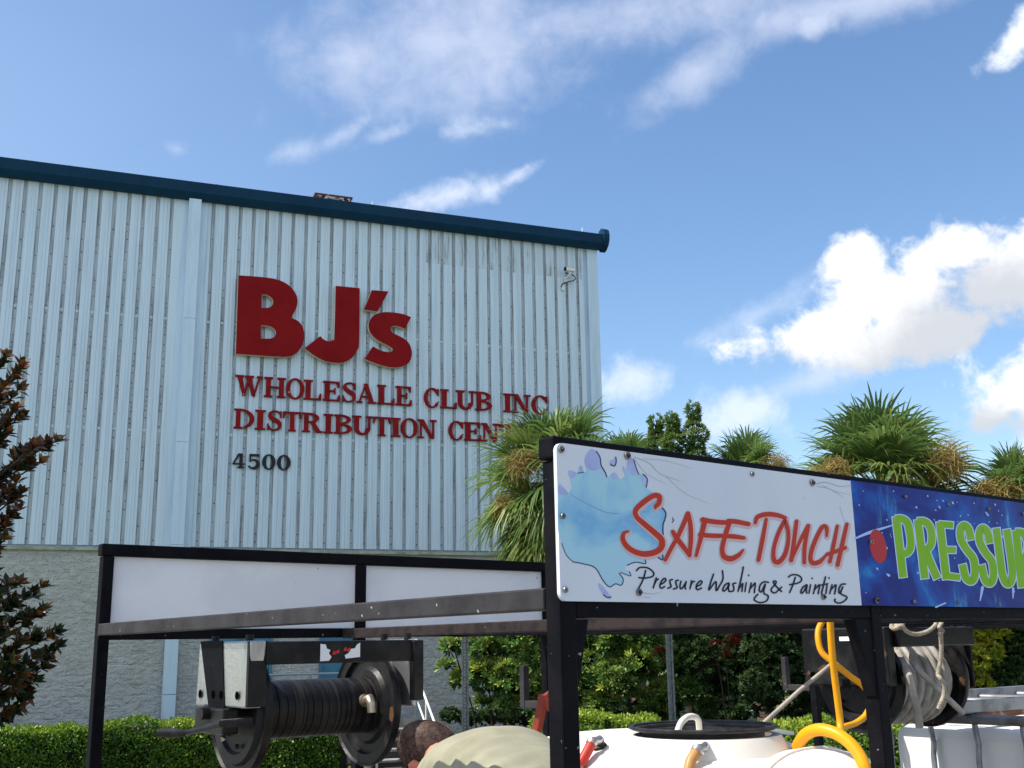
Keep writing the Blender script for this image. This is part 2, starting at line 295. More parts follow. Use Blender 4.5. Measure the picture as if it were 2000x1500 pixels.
def noisemix(name, stops, scale, stretch=(1, 1, 1), rough=0.35, dist=0.5, extra=None, detail=4):
    m = bpy.data.materials.new(name); m.use_nodes = True
    t = m.node_tree; gg = NG(t); b = t.nodes['Principled BSDF']; b.inputs['Roughness'].default_value = rough; b.inputs['Specular IOR Level'].default_value = 0.12
    tcn = gg.n('ShaderNodeTexCoord'); mpn = gg.n('ShaderNodeMapping'); t.links.new(tcn.outputs['Object'], mpn.inputs[0]); mpn.inputs['Scale'].default_value = stretch
    f = gg.noise(mpn.outputs[0], scale, detail, 0.5, dist)
    c = gg.ramp(f, stops)
    if extra:
        c2, s2, st2, lo, hi = extra
        mq = gg.n('ShaderNodeMapping'); t.links.new(tcn.outputs['Object'], mq.inputs[0]); mq.inputs['Scale'].default_value = st2
        c = gg.mix(gg.step(gg.noise(mq.outputs[0], s2, 5, 0.6), lo, hi), c, tuple(c2) + (1,))
    t.links.new(c, b.inputs['Base Color']); return m
M['bannerwhite'] = noisemix('printed_white_vinyl', [(0.3, (0.56, 0.60, 0.66)), (0.7, (0.64, 0.67, 0.71))], 3, extra=((0.45, 0.45, 0.45), 9.0, (1, 1, 1.6), 0.66, 0.76))
M['splash'] = noisemix('printed_blue_splash', [(0.30, (0.40, 0.46, 0.68)), (0.42, (0.36, 0.56, 0.68)), (0.55, (0.34, 0.58, 0.68)), (0.66, (0.17, 0.40, 0.64)), (0.75, (0.38, 0.60, 0.70))], 5.5, dist=0.4)
M['lav'] = noisemix('printed_lavender', [(0.3, (0.30, 0.34, 0.60)), (0.7, (0.42, 0.50, 0.74))], 14)
M['navyline'] = mat('printed_navy_edge', (0.03, 0.05, 0.13), 0.4, spec=0.1)
M['bannerblue'] = noisemix('printed_deep_blue', [(0.32, (0.006, 0.010, 0.13)), (0.50, (0.008, 0.020, 0.20)), (0.64, (0.008, 0.075, 0.36)), (0.80, (0.025, 0.30, 0.58))], 2.6, stretch=(1.6, 1, 2.2), dist=1.0, detail=5,
                           extra=((0.10, 0.42, 0.72), 5.0, (3.0, 1, 0.9), 0.60, 0.85))
M['bannerred'] = mat('printed_red', (0.46, 0.042, 0.024), 0.4, spec=0.1)
M['halo'] = mat('printed_red_haze', (0.58, 0.42, 0.42), 0.4, spec=0.1)
M['ink'] = mat('printed_black', (0.012, 0.014, 0.03), 0.4, spec=0.1)
M['reddot'] = mat('printed_red_dot', (0.42, 0.035, 0.04), 0.4, spec=0.1)
M['lime'] = mat('printed_lime', (0.19, 0.43, 0.010), 0.45, var=(0.23, 0.45, 0.04), vscale=12, spec=0.1)
M['paleblue'] = mat('printed_pale_blue', (0.50, 0.62, 0.80), 0.4, spec=0.1)
M['speck'] = mat('printed_speck', (0.36, 0.50, 0.82), 0.4, spec=0.1)
M['crack'] = mat('dirty_crack', (0.36, 0.38, 0.41), 0.6, spec=0.1)
M['grommet'] = mat('grommet_metal', (0.30, 0.29, 0.28), 0.35, 0.8, var=(0.16, 0.14, 0.12), vscale=60)

# ------------------------------------------------------------------ objects
MW = {}
def tag(o, label=None, cat=None, group=None, kind=None):
    if label: o['label'] = label
    if cat: o['category'] = cat
    if group: o['group'] = group
    if kind: o['kind'] = kind
    return o
def thing(name, label, cat, loc, R=None, group=None):
    o = bpy.data.objects.new(name, None); COL.objects.link(o); o.empty_display_size = 0.2
    mm = Matrix.Identity(4)
    if R is not None:
        for i in range(3):
            for j in range(3): mm[i][j] = R[i][j]
    for i in range(3): mm[i][3] = loc[i]
    o.matrix_world = mm; MW[o.name] = mm
    return tag(o, label, cat, group)
def link_mesh(name, me, parent, mw):
    o = bpy.data.objects.new(name, me); COL.objects.link(o)
    if parent is not None: o.parent = parent
    else: o.matrix_world = mw
    MW[o.name] = mw
    return o

class MB:
    def __init__(s, fr=W_): s.v = []; s.f = []; s.mi = []; s.fr = fr; s.tone = []
    def p(s, a, b, c): s.v.append(s.fr(a, b, c)); return len(s.v) - 1
    def face(s, idx, mi=0, tone=0.5): s.f.append(tuple(idx)); s.mi.append(mi); s.tone.append(tone)
    def box(s, a0, a1, b0, b1, c0, c1, mi=0):
        i = [s.p(a, b, c) for a in (a0, a1) for b in (b0, b1) for c in (c0, c1)]
        for q in ((0, 1, 3, 2), (4, 6, 7, 5), (0, 4, 5, 1), (2, 3, 7, 6), (0, 2, 6, 4), (1, 5, 7, 3)): s.face([i[k] for k in q], mi)
        return s
    def hexa(s, pts, mi=0):
        """8 points: bottom 4 in order, top 4 in order"""
        i = [s.p(*q) for q in pts]
        for q in ((0, 3, 2, 1), (4, 5, 6, 7), (0, 1, 5, 4), (1, 2, 6, 5), (2, 3, 7, 6), (3, 0, 4, 7)): s.face([i[k] for k in q], mi)
        return s
    def tube(s, pts, r, n=10, mi=0, cap=True, twist=0.0):
        P = [np.array(s.fr(*q)) for q in pts]; k = len(P)
        rs = r if hasattr(r, '__len__') else [r] * k
        prev = None; rings = []
        for i in range(k):
            t = P[min(i + 1, k - 1)] - P[max(i - 1, 0)]; t = t / (np.linalg.norm(t) + 1e-12)
            if prev is None:
                a = np.array([0, 0, 1.0]) if abs(t[2]) < 0.9 else np.array([1.0, 0, 0]); nrm = np.cross(t, a)
            else: nrm = prev - t * (prev @ t)
            nrm = nrm / (np.linalg.norm(nrm) + 1e-12); prev = nrm; bi = np.cross(t, nrm)
            ring = []
            for j in range(n):
                a = 2 * math.pi * j / n + twist * i
                s.v.append(P[i] + rs[i] * (nrm * math.cos(a) + bi * math.sin(a))); ring.append(len(s.v) - 1)
            rings.append(ring)
        for i in range(k - 1):
            for j in range(n): s.face((rings[i][j], rings[i][(j + 1) % n], rings[i + 1][(j + 1) % n], rings[i + 1][j]), mi)
        if cap: s.face(rings[0][::-1], mi); s.face(rings[-1], mi)
        return s
    def lathe(s, prof, c, ax, n=40, mi=0, cap=True):
        """prof: (radius, distance along axis); c centre and ax axis in frame coordinates"""
        C = np.array(s.fr(*c)); A = np.array(s.fr(*(np.array(c) + np.array(ax)))) - C; A = A / np.linalg.norm(A)
        t = np.array([0, 0, 1.0]) if abs(A[2]) < 0.9 else np.array([1.0, 0, 0]); e1 = np.cross(A, t); e1 /= np.linalg.norm(e1); e2 = np.cross(A, e1)
        rings = []
        for r, d in prof:
            ring = []
            for j in range(n):
                a = 2 * math.pi * j / n; s.v.append(C + A * d + (e1 * math.cos(a) + e2 * math.sin(a)) * r); ring.append(len(s.v) - 1)
            rings.append(ring)
        for i in range(len(prof) - 1):
            for j in range(n): s.face((rings[i][j], rings[i + 1][j], rings[i + 1][(j + 1) % n], rings[i][(j + 1) % n]), mi)
        if cap: s.face(rings[0], mi); s.face(rings[-1][::-1], mi)
        return s
    def sheet(s, loops, fn, mi=0):
        """filled outline(s): loops of 2-D points, fn maps (x, y) to frame coordinates; first loop outer, rest holes"""
        tri = tessellate_polygon([[Vector((p[0], p[1], 0)) for p in lp] for lp in loops])
        ids = [s.p(*fn(*p)) for lp in loops for p in lp]
        for t in tri: s.face([ids[k] for k in t], mi)
        return s
    def extrude(s, loops, fn, d0, d1, mi=0, ms=None):
        """solid letter: fn(x, y, d) -> frame coordinates; d1 is the front"""
        ms = mi if ms is None else ms
        s.sheet(loops, lambda x, y: fn(x, y, d1), mi)
        for lp in loops:
            a = [s.p(*fn(p[0], p[1], d0)) for p in lp]; b = [s.p(*fn(p[0], p[1], d1)) for p in lp]; k = len(lp)
            for i in range(k): s.face((a[i], a[(i + 1) % k], b[(i + 1) % k], b[i]), ms)
        return s
    def build(s, name, mats, parent=None, smooth=None, bevel=0.0, label=None, tone=False):
        if not isinstance(mats, (list, tuple)): mats = [mats]
        mw = MW[parent.name] if parent is not None else None
        V = np.array(s.v)
        if mw is None:
            c = np.array([(V[:, 0].min() + V[:, 0].max()) / 2, (V[:, 1].min() + V[:, 1].max()) / 2, V[:, 2].min()])
            mw = Matrix.Translation(c)
        inv = np.array(mw.inverted()); V = V @ inv[:3, :3].T + inv[:3, 3]
        me = bpy.data.meshes.new(name); me.from_pydata(V.tolist(), [], s.f)
        for m in mats: me.materials.append(m)
        me.polygons.foreach_set('material_index', s.mi)
        if tone:
            at_ = me.attributes.new('tone', 'FLOAT', 'FACE'); at_.data.foreach_set('value', np.array(s.tone, dtype=np.float32))
        bm = bmesh.new(); bm.from_mesh(me); bmesh.ops.recalc_face_normals(bm, faces=bm.faces); bm.to_mesh(me); bm.free()
        if smooth is not None:
            me.polygons.foreach_set('use_smooth', [True] * len(me.polygons)); me.set_sharp_from_angle(angle=rad(smooth))
        me.update()
        o = link_mesh(name, me, parent, mw)
        if bevel:
            md = o.modifiers.new('bevel', 'BEVEL'); md.width = bevel; md.segments = 2; md.limit_method = 'ANGLE'; md.angle_limit = rad(40)
        if label: o['label'] = label
        return o

def quads(name, Q, tone, m, parent):
    """one mesh from an array of quads Q (n,4,3) in world coordinates, one tone per quad"""
    mw = MW[parent.name]; inv = np.array(mw.inverted()); n = len(Q)
    V = Q.reshape(-1, 3) @ inv[:3, :3].T + inv[:3, 3]
    me = bpy.data.meshes.new(name)
    me.vertices.add(n * 4); me.vertices.foreach_set('co', V.astype(np.float32).ravel())
    me.loops.add(n * 4); me.loops.foreach_set('vertex_index', np.arange(n * 4, dtype=np.int32))
    me.polygons.add(n); me.polygons.foreach_set('loop_start', np.arange(0, n * 4, 4, dtype=np.int32))
    me.polygons.foreach_set('loop_total', np.full(n, 4, dtype=np.int32))
    a = me.attributes.new('tone', 'FLOAT', 'FACE'); a.data.foreach_set('value', np.clip(tone, 0, 1).astype(np.float32))
    me.materials.append(m); me.update(calc_edges=True); me.validate()
    return link_mesh(name, me, parent, mw)
def unit(a): return a / (np.linalg.norm(a, axis=-1, keepdims=True) + 1e-9)
def leaves(P, Dv, Nv, L, Wd, fold=0.0, mid=0.45, droop=0.0):
    """rhombic leaves as quads: base, side, tip, side"""
    Dv = unit(Dv); S = unit(np.cross(Dv, Nv)); Nn = np.cross(S, Dv); L = L[:, None]; Wd = Wd[:, None]
    b = P; tip = P + Dv * L - np.array([0, 0, 1.0]) * droop * L; m_ = P + Dv * L * mid + Nn * fold * Wd
    return np.stack([b, m_ + S * Wd * 0.5, tip, m_ - S * Wd * 0.5], 1)
def rdir(n):
    v = rng.normal(size=(n, 3)); return unit(v)
def rosettes(C, A, nl, L, Wd, spread=0.9, mid=0.62):
    """nl leaves round each axis A at centres C; returns quads, and the rosette index"""
    n = len(C); A = unit(A); T = unit(np.cross(A, rdir(n))); Bv = np.cross(A, T)
    idx = np.repeat(np.arange(n), nl); k = np.tile(np.arange(nl), n)
    ph = k * 2.399 + rng.uniform(0, 6.28, n)[idx]
    tl = spread * (0.35 + 0.75 * (k + 0.5) / nl) + rng.normal(0, 0.12, n * nl)
    rad_ = T[idx] * np.cos(ph)[:, None] + Bv[idx] * np.sin(ph)[:, None]
    Dv = A[idx] * np.cos(tl)[:, None] + rad_ * np.sin(tl)[:, None]
    Nv = A[idx] * np.sin(tl)[:, None] - rad_ * np.cos(tl)[:, None]
    LL = L * rng.uniform(0.7, 1.15, n * nl); WW = Wd * rng.uniform(0.8, 1.15, n * nl)
    return leaves(C[idx], Dv, -Nv, LL, WW, fold=-0.12, mid=mid, droop=0.06), idx

# ------------------------------------------------------------------ the setting: ground
mb = MB()
xs = [-600, -200, -80] + [x * 2.0 for x in range(-20, 21)] + [80, 200, 600]
ys = [-300, -60, -10, 0, 4, 8] + [9 + 0.75 * i for i in range(14)] + [22, 26, 40, 80, 200, 900]
ids = [[mb.p(x, y, zg(x, y) + (0.02 * math.sin(x * 1.3) * math.cos(y) if 12 < y < 24 else 0)) for x in xs] for y in ys]
for j in range(len(ys) - 1):
    for i in range(len(xs) - 1): mb.face((ids[j][i], ids[j][i + 1], ids[j + 1][i + 1], ids[j + 1][i]))
tag(mb.build('ground', M['ground'], smooth=60), kind='structure')
mb = MB(); mb.face([mb.p(-80, -30, 0.006), mb.p(80, -30, 0.006), mb.p(80, 9.4, 0.006), mb.p(-80, 9.4, 0.006)])  # unseen paving, its paleness added to bounce light onto the shaded wall
tag(mb.build('bounce_lot', M['road']), kind='structure')
mb = MB()
for (x0, x1, y0, y1) in ((-15, -3.0, 20.2, 21.9), (-2.6, 9, 17.6, 23.5)):
    nx = 12
    for i in range(nx):
        xa, xb = x0 + (x1 - x0) * i / nx, x0 + (x1 - x0) * (i + 1) / nx
        mb.face([mb.p(xa, y0, zg(xa, y0) + 0.035), mb.p(xb, y0, zg(xb, y0) + 0.035), mb.p(xb, y1, zg(xb, y1) + 0.035), mb.p(xa, y1, zg(xa, y1) + 0.035)])
tag(mb.build('mulch_bed', M['mulch']), kind='structure')
n = 26000
gp = np.stack([rng.uniform(-8.5, -1.2, n), rng.uniform(18.3, 20.4, n), np.full(n, -0.78)], 1)
o = bpy.data.objects.new('lawn_root', None)
MW['lawn_root'] = Matrix.Translation((-4.5, 19, -0.78))
class _P: name = 'lawn_root'
dv = np.stack([rng.normal(0, 0.35, n), rng.normal(0, 0.35, n), np.ones(n)], 1)
Q = leaves(gp, dv, rdir(n), rng.uniform(0.06, 0.13, n), rng.uniform(0.008, 0.014, n), mid=0.3)
_lk = link_mesh
def link_mesh(name, me, parent, mw):
    return _lk(name, me, None if isinstance(parent, _P) else parent, mw)
bpy.data.objects.remove(o)
tag(quads('grass', Q, rng.uniform(0, 1, n), M['grass'], _P()), kind='stuff')

# ------------------------------------------------------------------ the warehouse
GZ = -0.78 - BO[2]                     # local ground level
EAVE, TOPZ = 7.76, 8.14
S0, S1 = -16.0, 9.62
bld = thing('warehouse', 'large pale metal-clad warehouse with dark blue gutter and block base', 'warehouse', Bw(0, 0, GZ), BR)
def Bl(s, o_, z): return Bw(s, o_, z)
mb = MB(Bl); P0 = -3.955; PIT = 0.3015; VW = 0.074
k0 = math.floor((S0 - P0) / PIT) + 1; k1 = math.floor((9.28 - P0) / PIT)
prof = [(S0, -0.034)]
val = []
for k in range(k0, k1 + 1):
    a = P0 + PIT * k
    if a - 0.02 < S0 or a + VW > 9.3 or -0.62 < a + VW / 2 < -0.22: continue
    val.append(a)
    pan = a - (PIT - VW)
    for m_ in (0.36, 0.64):                       # two shallow stiffening ribs per pan
        c = pan + (PIT - VW) * m_
        if c - 0.012 > prof[-1][0]: prof += [(c - 0.015, -0.034), (c - 0.006, -0.047), (c + 0.006, -0.047), (c + 0.015, -0.034)]
    prof += [(a - 0.010, -0.034), (a, 0.0), (a + VW - 0.008, 0.0), (a + VW, -0.034)]
while prof[-1][0] > 9.21: prof.pop()
prof += [(9.215, -0.034), (9.222, 0.012)]
zl = [0.0, 2.6, 4.2, 5.75, 6.9, EAVE]
cols = [[mb.p(s, d, z) for z in zl] for s, d in prof]
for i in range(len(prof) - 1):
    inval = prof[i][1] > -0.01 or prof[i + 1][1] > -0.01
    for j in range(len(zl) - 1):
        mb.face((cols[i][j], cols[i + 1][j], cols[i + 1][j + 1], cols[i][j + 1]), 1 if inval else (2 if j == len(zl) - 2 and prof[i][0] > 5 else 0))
for a in val:                                      # screw heads along every valley
    if a < -5: continue
    z = 0.12
    while z < 7.2:
        dens_ = 0.5 if (2.2 < z < 5.2) else 0.9
        c = a + 0.03 + rnd.uniform(-0.006, 0.012); r = rnd.uniform(0.010, 0.0165)
        b = [mb.p(c + r * math.cos(t), -0.004, z + r * math.sin(t)) for t in (0.4, 1.45, 2.5, 3.55, 4.6, 5.65)]; mb.face(b, 3)
        z += dens_ * rnd.choice((0.2, 0.32, 0.45, 0.7))
for zl_ in (2.42, 4.93):                            # overlap lines where one sheet ends over the next, a tongue over every valley
    for a in val:
        if a > -5.2: mb.face([mb.p(a + 0.004, -0.002, zl_), mb.p(a + VW - 0.01, -0.002, zl_), mb.p(a + VW - 0.01, -0.012, zl_ + 0.05), mb.p(a + 0.004, -0.012, zl_ + 0.05)], 0)
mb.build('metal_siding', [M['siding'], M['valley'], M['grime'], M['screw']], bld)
mb = MB(Bl); mb.box(S0, S1 - 0.02, 0.02, 24, GZ, -0.07); mb.build('block_wall', M['block'], bld)
mb = MB(Bl); mb.box(S0, S1 - 0.05, 0.04, 24, -0.07, EAVE + 0.05); mb.build('inner_shell', M['trim'], bld)
mb = MB(Bl); mb.box(S0, S1 + 0.015, -0.055, 0.03, -0.105, -0.045); mb.build('base_flashing', M['flash'], bld)
mb = MB(Bl); mb.box(9.33, S1, -0.055, 0.10, -0.045, EAVE); mb.box(9.225, 9.24, -0.02, 0.03, -0.045, EAVE); mb.build('corner_trim', M['trim'], bld, bevel=0.01)
# gutter
mb = MB(Bl)
gp_ = [(-0.05, 7.74), (-0.20, 7.74), (-0.30, 7.86), (-0.315, 8.105), (-0.29, 8.105), (-0.27, 7.90), (-0.05, 7.90)]
def profx(mb, prof, s0, s1):
    a = [mb.p(s0, o_, z) for o_, z in prof]; b = [mb.p(s1, o_, z) for o_, z in prof]; k = len(prof)
    for i in range(k): mb.face((a[i], a[(i + 1) % k], b[(i + 1) % k], b[i]))
    mb.face(a[::-1]); mb.face(b)
profx(mb, gp_, S0, S1 + 0.06)
ep = [(-0.05, 7.70), (-0.16, 7.72), (-0.30, 7.83), (-0.36, 7.95), (-0.37, 8.10), (-0.33, 8.22), (-0.20, 8.30), (-0.05, 8.26)]
for sj in (-12.4, -9.3, -6.2, -3.1, 0.0, 3.1, 6.2): profx(mb, [(o_ * 1.004 - 0.003, z + (0.003 if z > 8 else -0.003)) for o_, z in gp_], sj, sj + 0.035)
profx(mb, ep, S1 + 0.06, S1 + 0.22); mb.build('gutter', M['fascia'], bld, bevel=0.008)
mb = MB(Bl); mb.face([mb.p(S0, -0.06, 8.10), mb.p(S1 + 0.1, -0.06, 8.10), mb.p(S1 + 0.1, 12, 8.75), mb.p(S0, 12, 8.75)])
mb.face([mb.p(S0, 12, 8.75), mb.p(S1 + 0.1, 12, 8.75), mb.p(S1 + 0.1, 24.2, 8.10), mb.p(S0, 24.2, 8.10)]); mb.build('roof', M['roof'], bld)
mb = MB(Bl); mb.hexa([(S1 - 0.04, 0.1, EAVE - 0.1), (S1 + 0.06, 0.1, EAVE - 0.1), (S1 + 0.06, 24, EAVE - 0.1), (S1 - 0.04, 24, EAVE - 0.1),
                      (S1 - 0.04, 0.1, 8.09), (S1 + 0.06, 0.1, 8.09), (S1 + 0.06, 24, 8.09), (S1 - 0.04, 24, 8.09)]); mb.build('rake_trim', M['fascia'], bld)
# downspouts
for s0, s1 in ((-0.555, -0.29),):
    mb = MB(Bl)
    for z0, z1 in ((GZ + 0.02, -3.0), (-2.99, 0.02), (0.026, 2.2), (2.206, 4.95), (4.956, 7.80)):
        mb.box(s0, s1, -0.20, -0.045, z0, z1)
    mb.box(s0 - 0.12, s1 + 0.16, -0.044, -0.036, -0.04, EAVE - 0.02)
    mb.build('downspout', M['trim'], bld, bevel=0.012)
# doors in the block wall, low down behind the reel
for (s0, s1) in ((0.40, 0.95), (1.02, 1.58), (2.72, 3.40)):
    d = MB(Bl); d.box(s0, s1, -0.03, 0.05, -3.75, -1.82); d = d.build('door', M['teal'], bld, bevel=0.01)
    f = MB(Bl); f.box(s0 - 0.07, s0 - 0.002, -0.05, 0.05, -3.75, -1.75); f.box(s1 + 0.002, s1 + 0.07, -0.05, 0.05, -3.75, -1.75); f.box(s0 - 0.002, s1 + 0.002, -0.05, 0.05, -1.818, -1.75)
    f.build('door_frame', M['teal'], d)
    h = MB(Bl); h.tube([(s1 - 0.08, -0.03, -2.85), (s1 - 0.08, -0.09, -2.85), (s1 - 0.2, -0.09, -2.85)], 0.014, 8); h.build('handle', M['galv'], d, smooth=40)

# rusty roof box and lightning rods
rt = thing('roof_vent', 'rusty flaking vent box standing on the warehouse roof edge', 'vent', Bw(3.0, 1.0, 8.15), BR)
va, vb = wall(616, 386, 0.9)[0], wall(687, 400, 0.9)[0]; zt = wall(616, 376, 0.9)[1]
mb = MB(Bl); mb.box(va + 0.03, vb - 0.03, 0.9, 1.9, zt - 0.12, zt - 0.02); mb.box(va - 0.02, vb + 0.02, 0.88, 1.92, zt - 0.05, zt); mb.build('hood', M['rust'], rt, bevel=0.01)
mb = MB(Bl); mb.box(va + 0.05, vb - 0.05, 0.885, 0.899, 8.18, zt - 0.055); mb.box(va + 0.06, vb - 0.06, 0.91, 1.88, 8.16, zt - 0.2); mb.build('curb', M['rustedge'], rt)
for i, (x, yb, yt) in enumerate(((727, 414, 392), (1137, 470, 443))):
    s, z1 = wall(x, yt, 0.3); z0 = 8.11
    mb = MB(Bl); mb.tube([(s, 0.3, z0), (s, 0.3, z1 - 0.1), (s, 0.3, z1)], [0.013, 0.012, 0.003], 6)
    mb.lathe([(0.05, 0.0), (0.05, 0.012), (0.015, 0.04)], (s, 0.3, z0), (0, 0, 1), 10)
    o = mb.build('lightning_rod', M['white'])
    tag(o, ('thin white lightning rod standing beside the rusty roof vent', 'thin white lightning rod nearest the roof corner, above the camera')[i], 'lightning rod', 'lightning rods on the roof edge')

# ------------------------------------------------------------------ signs on the wall
def spline(pts, n=8, closed=False):
    """Catmull-Rom through the points; a point with a third item 'c' is a corner"""
    k = len(pts); out = []
    R_ = range(k if closed else k - 1)
    for i in R_:
        p1, p2 = pts[i], pts[(i + 1) % k]
        p0 = pts[(i - 1) % k] if (closed or i > 0) else p1
        p3 = pts[(i + 2) % k] if (closed or i + 2 < k) else p2
        if len(p1) > 2: p0 = p1
        if len(p2) > 2: p3 = p2
        if len(p1) > 2 and len(p2) > 2: out.append((p1[0], p1[1])); continue
        for j in range(n):
            t = j / n; t2 = t * t; t3 = t2 * t
            out.append(tuple(0.5 * (2 * p1[q] + (p2[q] - p0[q]) * t + (2 * p0[q] - 5 * p1[q] + 4 * p2[q] - p3[q]) * t2 + (3 * p1[q] - p0[q] - 3 * p2[q] + p3[q]) * t3) for q in (0, 1)))
    if not closed: out.append((pts[-1][0], pts[-1][1]))
    return out
def cropped(pts, ox, oy, sc):
    return [tuple([p[0] / sc + ox, p[1] / sc + oy] + list(p[2:])) for p in pts]
C2 = (420, 500, 2.6316)
WF = -0.20
def wpts(pts, n=8):
    pp = spline(cropped(pts, *C2), n, True); return [wall(x, y, WF) for x, y in pp]
big = thing('wall_sign', 'huge red block letters with cream edges, top sign on the metal wall', 'sign', Bw(*[wall(460, 720, 0)[0], -0.05, wall(460, 720, 0)[1]]), BR, 'signs on the warehouse wall')
K = 'c'
bigL = {
 'b': [[(120, 99, K), (260, 110), (330, 124), (385, 155), (418, 200), (424, 240), (412, 280), (390, 316, K), (425, 333), (448, 360), (459, 400), (452, 450), (425, 493), (390, 515), (350, 519, K), (106, 503, K)],
       [(240, 197, K), (268, 200), (290, 215), (299, 235), (292, 255), (272, 266), (240, 266, K)],
       [(236, 355, K), (278, 360), (305, 375), (313, 395), (306, 413), (285, 424), (236, 424, K)]],
 'j': [[(620, 153, K), (744, 165, K), (741, 440), (730, 485), (705, 522), (660, 547), (610, 548), (560, 538), (505, 508), (460, 474, K), (541, 411, K), (560, 430), (585, 438), (605, 430), (613, 408)]],
 'a': [[(806, 175, K), (892, 182, K), (836, 285, K), (765, 276, K)]],
 's': [[(1008, 314, K), (976, 376, K), (945, 362), (915, 360), (903, 372), (910, 392), (940, 408), (980, 430), (1003, 460), (1012, 500), (1002, 540), (975, 563), (930, 573), (880, 568), (820, 550), (767, 528, K), (812, 464, K), (850, 485), (885, 493), (908, 490), (910, 475), (885, 458), (840, 435), (808, 408), (790, 372), (793, 335), (820, 303), (865, 289), (915, 290), (965, 298)]]}
for nm, lps in bigL.items():
    mb = MB(Bl); mb.extrude([wpts(l) for l in lps], lambda x, y, d: (x, d, y), -0.085, WF, 0, 1)
    c = wpts(lps[0]); cx = sum(p[0] for p in c) / len(c); cz = sum(p[1] for p in c) / len(c)
    mb.build('letter' if nm != 'a' else 'apostrophe', [M['red'], M['cream']], big)
for x, y in ((505, 560), (560, 640), (665, 600), (665, 680), (760, 640), (735, 585)):
    s, z = wall(x, y, 0); mb = MB(Bl); mb.tube([(s, -0.005, z), (s, -0.09, z)], 0.02, 6); mb.build('stand_off_pin', M['galv'], big)

def rect(x0, x1, y0, y1): return [(x0, y0), (x1, y0), (x1, y1), (x0, y1)]
def arc(cx, cy, rx1, ry1, rx2, ry2, a0, a1, n=18):
    A = [rad(a0 + (a1 - a0) * i / n) for i in range(n + 1)]
    return [(cx + rx1 * math.cos(a), cy + ry1 * math.sin(a)) for a in A] + [(cx + rx2 * math.cos(a), cy + ry2 * math.sin(a)) for a in reversed(A)]
def strokepoly(pts, ws, n=6):
    pp = spline(pts, n); k = len(pp); L_, R_ = [], []
    for i, (x, y) in enumerate(pp):
        a, b = pp[max(i - 1, 0)], pp[min(i + 1, k - 1)]; tx, ty = b[0] - a[0], b[1] - a[1]; l = math.hypot(tx, ty) + 1e-9
        f = i / (k - 1) * (len(ws) - 1); q = min(int(f), len(ws) - 2); w = (ws[q] * (1 - f + q) + ws[q + 1] * (f - q)) / 2
        L_.append((x - ty / l * w, y + tx / l * w)); R_.append((x + ty / l * w, y - tx / l * w))
    return L_ + R_[::-1]
TH, th = 0.21, 0.085
def stem(x, top=True, bot=True, w=TH, sf=0.085):
    r = [rect(x, x + w, 0, 1)]
    if bot: r.append(rect(x - sf, x + w + sf, 0, th))
    if top: r.append(rect(x - sf, x + w + sf, 1 - th, 1))
    return r
